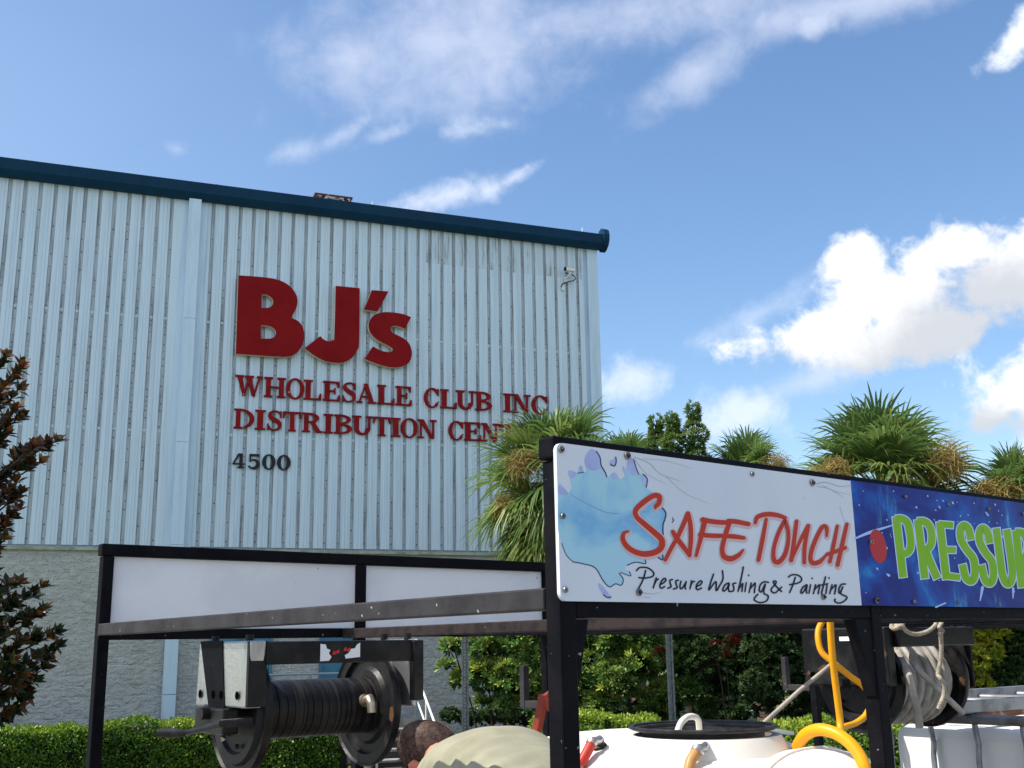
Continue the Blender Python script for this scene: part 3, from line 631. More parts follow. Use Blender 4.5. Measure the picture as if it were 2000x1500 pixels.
def glyph(ch):
    if ch == 'I': return stem(.085), .38
    if ch == 'H': return stem(.085) + stem(.665) + [rect(.29, .67, .46, .545)], .96
    if ch == 'L': return stem(.085) + [rect(.08, .76, 0, th), [(.76, 0), (.76, .33), (.70, .33), (.62, .08), (.62, 0)]], .76
    if ch == 'E': return stem(.085) + [rect(.08, .80, 0, th), [(.80, 0), (.80, .32), (.74, .32), (.66, .08), (.66, 0)], rect(.08, .76, 1 - th, 1), [(.76, 1), (.76, .70), (.70, .70), (.62, .92), (.62, 1)], rect(.28, .56, .47, .55), rect(.52, .58, .36, .66)], .80
    if ch == 'T': return stem(.34, True, True) + [rect(.0, .89, 1 - th, 1), [(0, 1), (0, .66), (.06, .66), (.14, .92), (.14, 1)], [(.89, 1), (.89, .66), (.83, .66), (.75, .92), (.75, 1)]], .89
    if ch == 'W': return [[(.08, 1), (.31, 1), (.49, 0), (.36, 0)], [(.38, 0), (.47, 0), (.70, 1), (.61, 1)], [(.50, 1), (.73, 1), (.92, 0), (.78, 0)], [(.80, 0), (.90, 0), (1.16, 1), (1.07, 1)],
                          rect(0, .40, 1 - th, 1), rect(.44, .84, 1 - th, 1), rect(.98, 1.25, 1 - th, 1)], 1.25
    if ch == 'N': return [rect(.12, .20, 0, 1), [(.06, 1), (.30, 1), (.84, 0), (.68, 0)], rect(.76, .84, 0, 1), rect(0, .32, 0, th), rect(0, .25, 1 - th, 1), rect(.64, .98, 1 - th, 1)], .98
    if ch == 'A': return [[(.08, 0), (.17, 0), (.49, 1), (.42, 1)], [(.36, 1), (.55, 1), (.90, 0), (.66, 0)], rect(.25, .68, .29, .365), rect(0, .30, 0, th), rect(.56, .99, 0, th)], .99
    if ch == 'U': return [rect(.10, .31, .34, 1), rect(.73, .815, .34, 1), arc(.4575, .36, .3575, .37, .15, .26, 180, 360), rect(0, .41, 1 - th, 1), rect(.62, .92, 1 - th, 1)], .92
    if ch == 'O': return [arc(.47, .5, .47, .53, .26, .45, 0, 360, 40)], .94
    if ch == 'C': return [arc(.47, .5, .47, .53, .26, .45, 38, 322, 32), [(.86, .98), (.86, .62), (.80, .62), (.72, .80), (.76, .98)], [(.66, .06), (.88, .30), (.82, .34), (.62, .14)]], .90
    if ch == 'D': return stem(.085) + [arc(.28, .5, .66, .5, .44, .42, -90, 90)], .94
    if ch == 'B': return stem(.085) + [arc(.30, .755, .50, .245, .30, .165, -90, 90), arc(.30, .27, .56, .27, .34, .185, -90, 90)], .86
    if ch == 'R': return stem(.085) + [arc(.30, .74, .50, .26, .29, .175, -90, 90), [(.40, .50), (.60, .50), (.92, 0), (.66, 0)], rect(.70, .98, 0, th)], .98
    if ch == 'S': return [strokepoly([(.66, .80), (.55, .95), (.36, .97), (.18, .88), (.16, .72), (.30, .58), (.52, .46), (.63, .32), (.60, .13), (.42, .03), (.22, .05), (.09, .22)], [.07, .07, .09, .15, .20, .22, .20, .15, .09, .07, .07]),
                          [(.62, .99), (.70, .99), (.70, .66), (.64, .66)], [(.04, .01), (.12, .01), (.10, .34), (.04, .34)]], .74
    if ch == '4': return [rect(.48, .70, 0, 1), [(.40, 1), (.56, 1), (.14, .33), (.02, .33)], rect(.02, .86, .24, .34), rect(.36, .82, 0, .09)], .86
    if ch == '5': return [rect(.14, .76, .84, 1), rect(.12, .22, .46, .94), strokepoly([(.14, .50), (.30, .60), (.52, .58), (.66, .42), (.64, .18), (.44, .04), (.20, .07), (.10, .20)], [.08, .09, .16, .24, .22, .10, .12])], .80
    if ch == '0': return [arc(.40, .5, .40, .53, .17, .45, 0, 360, 40)], .80
def text_line(name, label, chars, spans, ybase, ycap, thick, m, xs_ref):
    """chars drawn over the measured crop spans; one baseline height"""
    rx, ry = xs_ref
    z0 = wall(rx / C2[2] + C2[0], ybase / C2[2] + C2[1], -0.1)[1]; z1 = wall(rx / C2[2] + C2[0], ycap / C2[2] + C2[1], -0.1)[1]
    s_first = wall(spans[0][0] / C2[2] + C2[0], ry / C2[2] + C2[1], -0.1)[0]
    t = thing(name, label, 'sign', Bw(s_first, -0.04, z0), BR, 'signs on the warehouse wall')
    for ch, (xa, xb) in zip(chars, spans):
        sa = wall(xa / C2[2] + C2[0], ry / C2[2] + C2[1], -0.1)[0]; sb = wall(xb / C2[2] + C2[0], ry / C2[2] + C2[1], -0.1)[0]
        polys, w = glyph(ch); mb = MB(Bl)
        for i, pl in enumerate(polys):
            dd = 0.0015 * i
            mb.extrude([[(sa + x / w * (sb - sa), z0 + y * (z1 - z0)) for x, y in pl]], lambda x, y, d: (x, d, y), -0.042, -0.042 - thick - dd)
        mb.build('letter' if not ch.isdigit() else 'digit', m, t)
text_line('wall_sign', 'upper line of small red serif capitals below the huge red letters', 'WHOLESALECLUBINC',
          [(102, 246), (253, 364), (366, 460), (458, 548), (556, 644), (654, 727), (730, 830), (836, 924), (930, 1012), (1076, 1155), (1160, 1243), (1240, 1338), (1340, 1424), (1484, 1526), (1530, 1622), (1628, 1712)],
          716, 612, 0.05, M['serif'], (150, 680))
text_line('wall_sign', 'lower line of small red serif capitals partly hidden by the palm', 'DISTRIBUTIONCENTER',
          [(98, 202), (206, 260), (266, 346), (350, 445), (450, 555), (560, 608), (614, 706), (706, 812), (815, 905), (908, 955), (956, 1044), (1044, 1140), (1202, 1280), (1282, 1368), (1370, 1462), (1464, 1556), (1562, 1648), (1652, 1752)],
          887, 785, 0.05, M['serif'], (150, 850))
text_line('wall_sign', 'black house number of four digits low on the metal wall', '4500',
          [(90, 155), (168, 232), (244, 312), (320, 390)], 1090, 1014, 0.035, M['black'], (150, 1050))

# ------------------------------------------------------------------ security camera
s, z = wall(1108, 533, -0.1)
sc = thing('security_camera', 'small white security camera with looping black cable high on the corner', 'camera', Bw(s, -0.05, z - 0.35), BR)
mb = MB(Bl); mb.box(s - 0.13, s + 0.10, -0.36, -0.24, z - 0.03, z + 0.07); mb.box(s - 0.16, s + 0.12, -0.375, -0.225, z + 0.072, z + 0.085); b_ = mb.build('body', M['white'], sc, bevel=0.008)
mb = MB(Bl); mb.lathe([(0.05, 0), (0.05, 0.035), (0.02, 0.04)], (s - 0.13, -0.30, z + 0.02), (-1, 0, 0), 14); mb.build('lens', M['black'], b_, smooth=40)
mb = MB(Bl); mb.tube([(s - 0.02, -0.30, z - 0.03), (s - 0.02, -0.28, z - 0.12), (s - 0.03, -0.10, z - 0.17)], 0.028, 8); mb.box(s - 0.09, s + 0.03, -0.10, -0.036, z - 0.25, z - 0.10); mb.build('bracket', M['white'], sc, smooth=40)
mb = MB(Bl)
cb = [wall(x, y, -0.2) for x, y in ((1104, 533), (1113, 534), (1122, 538), (1126.5, 543), (1121, 547), (1110, 549), (1102, 552), (1099, 558))]
mb.tube([(a, -0.2 + 0.12 * i / 8, c) for i, (a, c) in enumerate(spline(cb, 4)[::4])], 0.014, 6); mb.build('cable', M['black'], sc, smooth=60)
mb = MB(Bl); a, c = wall(1099.5, 563, -0.08); mb.box(a - 0.035, a + 0.035, -0.11, -0.036, c - 0.06, c + 0.06); mb.build('junction_box', M['white'], sc, bevel=0.006)

# ------------------------------------------------------------------ electrical box, stairs, railings
s0, z0 = wall(793, 1272, -0.08); s1, z1 = wall(812, 1243, -0.08)
eb = thing('electrical_box', 'grey electrical box on the block wall with a conduit running down', 'electrical box', Bw((s0 + s1) / 2, 0, z0), BR)
mb = MB(Bl); mb.box(s0, s1, -0.13, 0.02, z0, z1); b_ = mb.build('body', M['box'], eb, bevel=0.01)
mb = MB(Bl); mb.box(s1 - 0.05, s1 - 0.03, -0.145, -0.13, z0 + .15, z0 + .19); mb.build('latch', M['black'], b_)
mb = MB(Bl); mb.tube([(s0 + 0.08, -0.04, z0), (s0 + 0.08, -0.04, GZ + 0.7)], 0.018, 8); mb.build('conduit', M['box'], eb, smooth=60)
sl_, zl_ = wall(760, 1405, -1.2)
st = thing('entry_stairs', 'concrete entry landing and steps with pipe handrails against the block wall', 'stairs', Bw(3.4, -0.6, GZ), BR)
LZ = zl_
mb = MB(Bl); mb.box(0.2, 4.55, -1.2, -0.003, GZ, LZ); mb.build('landing', M['concrete'], st, bevel=0.02)
ns = 5; rise = (LZ - GZ) / (ns + 0.0)
for i in range(ns - 1):
    zt = LZ - rise * (i + 1)
    mb = MB(Bl); mb.box(3.3, 4.55, -1.2 - 0.30 * (i + 1), -1.2 - 0.30 * i - 0.004, zt - 0.05, zt); sp_ = mb.build('step', M['concrete'], st, bevel=0.01)
    mb = MB(Bl); mb.box(3.32, 4.53, -1.2 - 0.30 * (i + 1) + 0.03, -1.2 - 0.30 * i - 0.004, GZ, zt - 0.052); mb.build('riser', M['riser'], sp_)
mb = MB(Bl)
rl = LZ + 0.95
mb.tube([(0.25, -1.15, rl), (3.25, -1.15, rl)], 0.022, 8); mb.tube([(0.25, -1.15, LZ + 0.5), (3.25, -1.15, LZ + 0.5)], 0.02, 8)
for a in (0.25, 1.25, 2.25, 3.25): mb.tube([(a, -1.15, LZ), (a, -1.15, rl)], 0.022, 8)
mb.tube([(4.5, -0.05, rl), (4.5, -1.15, rl), (4.5, -1.15, LZ)], 0.022, 8); mb.tube([(4.5, -0.05, LZ + 0.5), (4.5, -1.15, LZ + 0.5)], 0.02, 8)
mb.build('railing', M['rail'], st, smooth=60)
for a, sc_ in ((4.52, 1.0), (3.28, 1.0)):
    mb = MB(Bl)
    mb.tube([(a, -1.18, rl - 0.12), (a, -2.45, rl - 1.02), (a, -2.62, rl - 1.02), (a, -2.64, GZ)], 0.026, 8)
    mb.tube([(a, -1.18, rl - 0.62), (a, -2.3, rl - 1.42)], 0.022, 8); mb.tube([(a, -1.8, rl - 0.56), (a, -1.8, GZ + .4)], 0.022, 8)
    mb.build('handrail', M['cream_pipe'], st, smooth=60)

# ------------------------------------------------------------------ trailer with rack and printed banner
SQ = 0.042
ZD = 0.55 - TO[2]                      # deck level in trailer w
ZG = -TO[2]
ULEN = 4.4; VW2 = 2.54
tr = thing('utility_trailer', 'black steel utility trailer with overhead rack carrying printed banners', 'trailer', Tw(2.2, 1.28, ZG), TR)
def post(u, v, w0, w1, m, name='post', lab=None):
    mb = MB(Tw); mb.box(u, u + SQ, v, v + SQ, w0, w1); return mb.build(name, m, tr, bevel=0.004)
for u in (0.0, 1.008, 2.1, 3.2, 4.3): post(u, 0.0, ZD, 0.434, M['rack'])
for u in (0.0, 1.085, 2.13, 4.21): post(u, VW2, ZD, 0.434, M['rack'])
for v in (0.0, VW2):
    mb = MB(Tw); mb.box(-0.008, ULEN, v - 0.002, v + SQ + 0.002, 0.436, 0.48); mb.build('top_rail', M['rack'], tr, bevel=0.005)
    mb = MB(Tw)
    us = [0.0, 1.008, 2.1, 3.2, 4.3] if v == 0 else [0.0, 1.085, 2.13, 4.21]
    for a, b in zip(us[:-1], us[1:]): mb.box(a + SQ + 0.001, b - 0.001, v + 0.002, v + SQ - 0.002, 0.132, 0.170)
    mb.build('bottom_rail', M['rack'], tr, bevel=0.004)
# crossbeams
mb = MB(Tw); mb.box(-0.003, SQ - 0.003, SQ + 0.002, VW2 - 0.001, 0.148, 0.190); mb.build('crossbeam', M['rackworn'], tr, bevel=0.004)
for u, m in ((1.01, M['rackrust']), (1.58, M['rack']), (2.1, M['rack']), (2.68, M['rack']), (3.2, M['rack']), (4.25, M['rack'])):
    mb = MB(Tw); mb.box(u, u + SQ, SQ + 0.002, VW2 - 0.002, 0.128, 0.167); mb.build('crossbeam', m, tr, bevel=0.004)
# gussets on the near posts and far ladder hooks
mb = MB(Tw); mb.hexa([(0.944, 0.004, 0.130), (1.007, 0.004, 0.130), (1.007, 0.036, 0.130), (0.944, 0.036, 0.130), (0.944, 0.004, 0.131), (1.007, 0.004, 0.131), (1.007, 0.036, 0.131), (0.944, 0.036, 0.131)])
mb.hexa([(1.003, 0.004, -0.05), (1.007, 0.004, -0.05), (1.007, 0.036, -0.05), (1.003, 0.036, -0.05), (0.944, 0.004, 0.130), (1.007, 0.004, 0.130), (1.007, 0.036, 0.130), (0.944, 0.036, 0.130)]); mb.build('gusset', M['rack'], tr)
mb = MB(Tw); mb.hexa([(0.043, 0.004, 0.02), (0.048, 0.004, 0.02), (0.048, 0.036, 0.02), (0.043, 0.036, 0.02), (0.043, 0.004, 0.130), (0.075, 0.004, 0.130), (0.075, 0.036, 0.130), (0.043, 0.036, 0.130)]); mb.build('gusset', M['rack'], tr)
for u, ptx in ((2.13, (1015, 1300, 1366)), (4.21, (1528, 1283, 1335))):
    x, yt, yb = ptx
    v_, wb = rear(x, yb, u); _, wt_ = rear(x, yt, u)
    mb = MB(Tw); mb.box(u, u + 0.036, VW2 + SQ + 0.001, v_ - 0.036, wb - 0.04, wb - 0.005); mb.box(u, u + 0.036, v_ - 0.034, v_, wb - 0.04, wt_)
    mb.build('ladder_hook', M['rackworn'], tr, bevel=0.004)
# far side panels (backs towards us)
for a, b in ((SQ + 0.001, 1.083), (1.085 + SQ + 0.001, 2.129), (2.13 + SQ + .001, 3.199)):
    mb = MB(Tw); mb.box(a, b, VW2 + 0.022, VW2 + 0.028, 0.172, 0.434); mb.build('side_panel', M['panel'], tr)
for u in (1.085,):
    pass
# deck, chassis, wheels
mb = MB(Tw); mb.box(-0.05, ULEN + 0.02, -0.02, VW2 + SQ + 0.02, ZD - 0.05, ZD); mb.build('deck', M['deck'], tr)
mb = MB(Tw); mb.box(-0.06, ULEN + 0.03, 0.3, 0.36, ZD - 0.15, ZD - 0.052); mb.box(-0.06, ULEN + 0.03, 2.2, 2.26, ZD - 0.15, ZD - 0.052)
mb.box(ULEN + 0.03, ULEN + 1.2, 1.2, 1.3, ZD - 0.15, ZD - 0.06); mb.tube([(2.0, 0.1, ZG + 0.33), (2.0, 2.45, ZG + 0.33)], 0.03, 8); mb.tube([(2.75, 0.1, ZG + 0.33), (2.75, 2.45, ZG + 0.33)], 0.03, 8); mb.build('chassis', M['rack'], tr)
for u in (2.0, 2.75):
    for v, sg in ((0.06, 1), (2.50, -1)):
        mb = MB(Tw); mb.lathe([(0.2, -0.1), (0.32, -0.1), (0.335, -0.07), (0.335, 0.07), (0.32, 0.1), (0.2, 0.1)], (u, v + sg * 0.10, ZG + 0.336), (0, 1, 0), 32, cap=False); wh = mb.build('wheel', M['tyre'], tr, smooth=40)
        mb = MB(Tw); mb.lathe([(0.2, -0.09), (0.17, -0.06), (0.06, -0.05), (0.05, -0.09), (0.05, 0.09), (0.2, 0.09)], (u, v + sg * 0.10, ZG + 0.336), (0, 1, 0), 24); mb.build('rim', M['white'], wh, smooth=40)

# banner: two printed sheets on the near side
VF = -0.012
def bn(x, y): return near(x, y, VF)
def layer(d): return lambda x, y: (x, VF - 0.00022 * d, y)
zt_, zb_ = 0.464, 0.163
us_ = bn(1672, 1060)[0]
def rrect(u0, u1, w0, w1, r, corners):
    out = []
    for (cx, cy, a0, on) in ((u1 - r, w0 + r, -90, corners[0]), (u1 - r, w1 - r, 0, corners[1]), (u0 + r, w1 - r, 90, corners[2]), (u0 + r, w0 + r, 180, corners[3])):
        if on: out += [(cx + r * math.cos(rad(a0 + 15 * i)), cy + r * math.sin(rad(a0 + 15 * i))) for i in range(7)]
        else: out.append((cx + r * (1 if a0 in (-90, 0) else -1), cy + r * (1 if a0 in (0, 90) else -1)))
    return out
u_l = bn(1090, 1000)[0]
mb = MB(Tw); mb.extrude([rrect(u_l, us_, zb_, zt_, 0.016, (0, 0, 1, 1))], lambda x, y, d: (x, d, y), -0.003, VF); ban = mb.build('banner', M['bannerwhite'], tr, label='white printed banner with blue splash and red brush lettering')
mb = MB(Tw); mb.extrude([rrect(us_ + 0.001, ULEN, zb_, zt_ + 0.002, 0.016, (0, 0, 0, 0))], lambda x, y, d: (x, d, y), -0.003, VF); mb2 = mb
C5 = (1040, 840, 3.0303); C7 = (1180, 940, 3.846); C8 = (1220, 1080, 4.348); CP = (1600, 900, 4.285)
def blp(pts, cr, n=5, closed=True): return [bn(x, y) for x, y in spline(cropped(pts, *cr), n, closed)]
sp_out = [(152, 330), (182, 338), (200, 358), (212, 372, K), (230, 345), (222, 290), (208, 245), (225, 238), (250, 250), (268, 255, K), (272, 225), (286, 208), (298, 228), (302, 248, K), (318, 240), (306, 185), (318, 140), (345, 113), (375, 125), (396, 160), (404, 205), (425, 245), (440, 278, K), (456, 272), (468, 254), (490, 252), (510, 280), (526, 290, K), (545, 268), (532, 235), (535, 212), (556, 232, K), (560, 195), (572, 162), (598, 172), (610, 220), (628, 262, K), (650, 258), (672, 275), (680, 305), (668, 340, K), (700, 362), (735, 392), (760, 450, K), (788, 488), (780, 530), (772, 560, K), (772, 620), (780, 680), (770, 735, K), (768, 770, K), (735, 745), (690, 750), (664, 765), (668, 790, K), (640, 780), (600, 785), (556, 800), (552, 830, K), (575, 840), (582, 862), (560, 858), (535, 840), (512, 845), (520, 860), (538, 885), (525, 918), (500, 908), (478, 918), (455, 928), (425, 900), (395, 850), (368, 815), (330, 795), (290, 792), (240, 780), (205, 745), (182, 690), (158, 620), (150, 560)]
mb = MB(Tw); mb.sheet([blp(sp_out, C5, 4)], layer(1))
for pl in ([(312, 170), (345, 114), (376, 128), (400, 175), (405, 220), (360, 240), (322, 220)], [(562, 190), (575, 164), (598, 174), (612, 225), (628, 262), (590, 265), (566, 235)], [(276, 228), (288, 210), (300, 240), (288, 250)], [(212, 246), (235, 243), (262, 256), (240, 285), (222, 280)], [(645, 268), (672, 278), (679, 310), (668, 336), (648, 310)], [(468, 262), (490, 254), (508, 280), (490, 292), (470, 285)], [(534, 216), (556, 234), (560, 262), (545, 255)],
           [(152, 334), (185, 342), (210, 376), (185, 385), (158, 375)], [(390, 905), (420, 930), (462, 985), (455, 1000), (420, 975), (396, 938)], [(490, 158), (494, 185), (488, 210), (470, 214), (456, 198), (462, 180), (480, 172)]):
    mb.sheet([blp(pl, C5, 4)], layer(2), 1)
def inkline(mb, pts, cr, ws, d, n=6):
    pp = cropped(pts, *cr); poly = strokepoly(pp, [w / cr[2] for w in ws], n)
    mb.sheet([[bn(x, y) for x, y in poly]], layer(d))
def ribbon(mb, pts, cr, ws, d, n=6, caps=True, ox=0, oy=0, mi=0):
    """printed brush stroke: strip of quads with round ends"""
    pts = [(p[0] + ox, p[1] + oy) + tuple(p[2:]) for p in pts]
    pp = spline(cropped(pts, *cr), n); k = len(pp); ws = [w / cr[2] for w in (ws if hasattr(ws, '__len__') else [ws, ws])]
    prev = None; fn = layer(d)
    for i, (x, y) in enumerate(pp):
        a, b = pp[max(i - 1, 0)], pp[min(i + 1, k - 1)]; tx, ty = b[0] - a[0], b[1] - a[1]; l = math.hypot(tx, ty) + 1e-9; tx /= l; ty /= l
        f = i / (k - 1) * (len(ws) - 1); q = min(int(f), len(ws) - 2); w = (ws[q] * (1 - f + q) + ws[q + 1] * (f - q)) / 2
        pa = mb.p(*fn(*bn(x - ty * w, y + tx * w))); pb = mb.p(*fn(*bn(x + ty * w, y - tx * w)))
        if prev: mb.face((prev[0], prev[1], pb, pa), mi)
        if caps and i in (0, k - 1):
            sg = -1 if i == 0 else 1
            fan = [mb.p(*fn(*bn(x + w * (-ty * math.cos(t) + sg * tx * math.sin(t)), y + w * (tx * math.cos(t) + sg * ty * math.sin(t))))) for t in [math.pi * j / 7 for j in range(8)]]
            mb.face(fan, mi)
        prev = (pa, pb)
for pl, w in (([(376, 126), (398, 160), (406, 210), (428, 248), (438, 276)], 7), ([(492, 160), (494, 190), (484, 212), (462, 204)], 7), ([(598, 174), (612, 222), (628, 262)], 6), ([(655, 262), (678, 290), (672, 338)], 7), ([(760, 452), (788, 490), (782, 530), (772, 560), (772, 620), (782, 680)], 8),
              ([(770, 740), (768, 768), (735, 748)], 8), ([(664, 765), (668, 790), (610, 782), (560, 800)], 6), ([(520, 842), (560, 858), (582, 862), (572, 838)], 5), ([(512, 848), (536, 884), (524, 918), (490, 910), (455, 928), (418, 892), (370, 815), (300, 792), (240, 780)], 6),
              ([(240, 780), (200, 740), (172, 670)], 4), ([(268, 255), (300, 250)], 5), ([(828, 520), (834, 535), (826, 546)], 6), ([(464, 988), (440, 990), (420, 975)], 7), ([(230, 385), (330, 440), (430, 485), (510, 495)], 1.2)):
    ribbon(mb, pl, C5, w, 3, 5, mi=2)
mb.build('splash_print', [M['splash'], M['lav'], M['navyline']], ban)
mb = MB(Tw)                                     # cracks and dirt lines in the vinyl
for pl, w in (([(1238, 893), (1268, 905), (1290, 926), (1330, 940)], 1.0), ([(1240, 898), (1262, 925), (1300, 945)], 0.7), ([(1255, 896), (1300, 900), (1350, 915)], 0.6), ([(1300, 930), (1340, 965), (1390, 985)], 0.5), ([(1592, 946), (1612, 942), (1640, 950), (1662, 948)], 1.1), ([(1596, 950), (1620, 955), (1648, 972)], 0.7), ([(1605, 948), (1632, 960), (1660, 966)], 0.6), ([(1640, 990), (1650, 1020), (1660, 1034)], 0.5), ([(1256, 1158), (1275, 1160), (1290, 1157)], 0.9), ([(1258, 1166), (1272, 1168)], 0.8)):
    ribbon(mb, pl, (0, 0, 1.0), [w * 1.6, w * 0.7], 2, 4, caps=False)
mb.build('crack_lines', M['crack'], ban)
brush = [
 ([(382, 205), (384, 190), (408, 165), (411, 118), (372, 108), (302, 150), (236, 213), (240, 266), (300, 322), (380, 390), (428, 440), (424, 500), (370, 536), (290, 546), (212, 522), (160, 480), (136, 428), (148, 388), (182, 376)], [16, 30, 36, 40, 40, 40, 36, 38, 42, 44, 46, 44, 44, 40, 40, 36, 28, 14]),
 ([(456, 592), (500, 505), (545, 425), (590, 330), (626, 242)], [26, 30, 32, 34, 34]), ([(628, 245), (645, 330), (648, 440), (638, 558)], [32, 34, 34, 30]), ([(512, 378), (540, 425), (590, 490), (638, 552)], [28, 40, 36, 34]),
 ([(752, 300), (742, 345), (722, 430), (688, 560)], [40, 38, 34, 22]), ([(738, 290), (790, 300), (860, 308), (935, 312)], [40, 36, 36, 34]), ([(718, 402), (790, 408), (850, 410), (905, 410)], [34, 34, 34, 30]),
 ([(930, 300), (990, 304), (1080, 322)], [36, 36, 34]), ([(938, 310), (912, 390), (890, 470), (884, 525), (900, 568), (950, 582), (1005, 556), (1042, 515)], [34, 36, 34, 34, 40, 42, 34, 14]), ([(890, 412), (970, 415), (1046, 426)], [30, 36, 28]),
 ([(1132, 312), (1150, 268), (1220, 248), (1300, 256), (1356, 276)], [26, 34, 36, 34, 28]), ([(1214, 285), (1186, 440), (1156, 592)], [24, 32, 30]),
 ([(1352, 300), (1308, 385), (1272, 500), (1272, 590), (1308, 606), (1356, 548), (1380, 440), (1374, 350), (1350, 300)], [30, 30, 28, 34, 38, 34, 30, 30, 28]),
 ([(1442, 300), (1424, 440), (1402, 594)], [28, 32, 32]), ([(1402, 590), (1468, 450), (1530, 334)], [24, 26, 30]), ([(1530, 334), (1504, 480), (1500, 612)], [30, 32, 28]),
 ([(1668, 412), (1668, 352), (1636, 344), (1580, 450), (1546, 560), (1560, 612), (1612, 606), (1660, 560)], [18, 30, 32, 32, 32, 36, 34, 18]),
 ([(1748, 336), (1722, 470), (1692, 604)], [24, 30, 28]), ([(1820, 322), (1786, 470), (1750, 630)], [26, 32, 30]), ([(1672, 550), (1740, 526), (1806, 500)], [30, 30, 30])]
mb = MB(Tw)
for i, (p_, w) in enumerate(brush): ribbon(mb, p_, C7, [x + 22 for x in w], 4 + 0.06 * i, 5, ox=7, oy=9)
mb.build('lettering_haze', M['halo'], ban)
mb = MB(Tw)
for i, (p_, w) in enumerate(brush): ribbon(mb, p_, C7, w, 6 + 0.06 * i, 6)
mb.build('brush_lettering', M['bannerred'], ban)
script = [
 [(98, 150), (128, 124), (195, 128), (243, 168), (232, 200), (172, 213), (118, 210)], [(176, 150), (152, 230), (116, 300)],
 [(266, 212), (252, 258), (240, 297)], [(252, 262), (268, 232), (284, 222)], [(298, 270), (332, 250), (348, 228), (334, 216), (310, 240), (296, 280), (308, 300), (336, 286)],
 [(402, 226), (382, 234), (384, 258), (392, 286), (364, 300)], [(452, 232), (432, 238), (434, 264), (442, 296), (412, 306)], [(476, 240), (466, 285), (478, 305), (500, 280), (520, 244)], [(520, 244), (510, 290), (516, 306)],
 [(566, 235), (552, 305)], [(556, 282), (572, 250), (590, 242)], [(604, 286), (640, 270), (654, 246), (640, 238), (614, 262), (604, 296), (618, 312), (650, 298)],
 [(752, 180), (728, 250), (712, 316), (772, 242), (774, 322), (808, 270), (832, 220), (828, 152)], [(882, 256), (850, 270), (830, 312), (842, 324), (866, 300), (886, 258), (878, 300), (884, 326)],
 [(942, 256), (916, 264), (924, 294), (920, 322), (892, 328)], [(1005, 120), (986, 220), (960, 326)], [(966, 304), (992, 268), (1000, 262), (992, 326)], [(1030, 252), (1018, 328)], [(1050, 188), (1051, 193)],
 [(1072, 255), (1054, 336)], [(1062, 306), (1096, 264), (1106, 262), (1098, 338)], [(1218, 250), (1180, 246), (1150, 270), (1140, 316), (1158, 330), (1192, 262), (1178, 338), (1216, 366), (1200, 408), (1146, 422), (1102, 404), (1100, 382), (1128, 352)],
 [(1330, 328), (1290, 290), (1260, 252), (1268, 238), (1284, 246), (1272, 272), (1244, 302), (1246, 328), (1276, 338), (1330, 290)],
 [(1388, 205), (1418, 186), (1470, 190), (1500, 220), (1478, 252), (1398, 270)], [(1446, 208), (1426, 270), (1398, 336)], [(1544, 270), (1512, 290), (1492, 330), (1502, 342), (1524, 318), (1546, 272), (1540, 316), (1544, 342)],
 [(1576, 270), (1562, 342)], [(1588, 213), (1589, 218)], [(1618, 270), (1600, 346)], [(1606, 316), (1642, 276), (1652, 278), (1640, 346)], [(1702, 204), (1684, 280), (1668, 346)], [(1650, 276), (1722, 262)], [(1716, 276), (1706, 346)], [(1732, 210), (1733, 215)],
 [(1758, 270), (1738, 346)], [(1746, 316), (1782, 276), (1792, 278), (1780, 348)], [(1872, 264), (1838, 268), (1816, 306), (1822, 344), (1852, 284), (1832, 344), (1882, 372), (1870, 402), (1822, 426), (1782, 412), (1784, 392)]]
mb = MB(Tw)
for a_, b_ in ((0, 12), (12, 22), (22, 23), (23, len(script))):
    mb = MB(Tw)
    for i in range(a_, b_): ribbon(mb, script[i], C8, 13 if len(script[i]) > 2 else 12, 6 + 0.05 * i, 5)
    mb.build('script_lettering', M['ink'], ban)
# blue half: red dot, specks, capitals
rs = random.Random(3)
for i in range(330):
    u = us_ + 0.02 + rs.random() ** 1.1 * 1.6; w = rs.uniform(zb_ + 0.015, zt_ - 0.012)
    band = abs((w - zb_) / (zt_ - zb_) - 0.32); top = (w > 0.36 and u > us_ + 0.3)
    if not top and rs.random() > 0.30: continue
    if w < 0.22 and rs.random() > 0.25: continue
    r = rs.uniform(0.0012, 0.0038) * (1.5 if band < 0.2 and rs.random() < 0.3 else 1.0); a = rs.uniform(-0.6, -0.1); e = rs.uniform(1.2, 2.2)
    mb2.sheet([[(u + r * (e * math.cos(t) * math.cos(a) - math.sin(t) * math.sin(a)), w + r * (e * math.cos(t) * math.sin(a) + math.sin(t) * math.cos(a))) for t in [2 * math.pi * j / 8 for j in range(8)]]], layer(1 + 0.004 * i), 1)
for p_, w in (([(300, 650), (420, 600), (610, 540)], [14, 26, 12]), ([(975, 1225), (1055, 1190)], [14, 12]), ([(1345, 1170), (1365, 1060)], [10, 26]), ([(1620, 1150), (1622, 1070)], [8, 22])): ribbon(mb2, p_, CP, w, 2.6, 4, mi=1)
ban2 = mb2.build('banner', [M['bannerblue'], M['speck']], tr, label='deep blue printed banner with lime green capitals')
mb = MB(Tw); c0 = bn(1714, 1067)
mb.sheet([[bn(1714.5 + 16.5 * math.cos(t) + 0.0 * math.sin(t) + 4 * math.sin(t), 1067 + 33 * math.sin(t) + 1.5 * math.cos(t)) for t in [2 * math.pi * i / 36 for i in range(36)]]], layer(3)); mb.build('red_dot', M['reddot'], ban2)
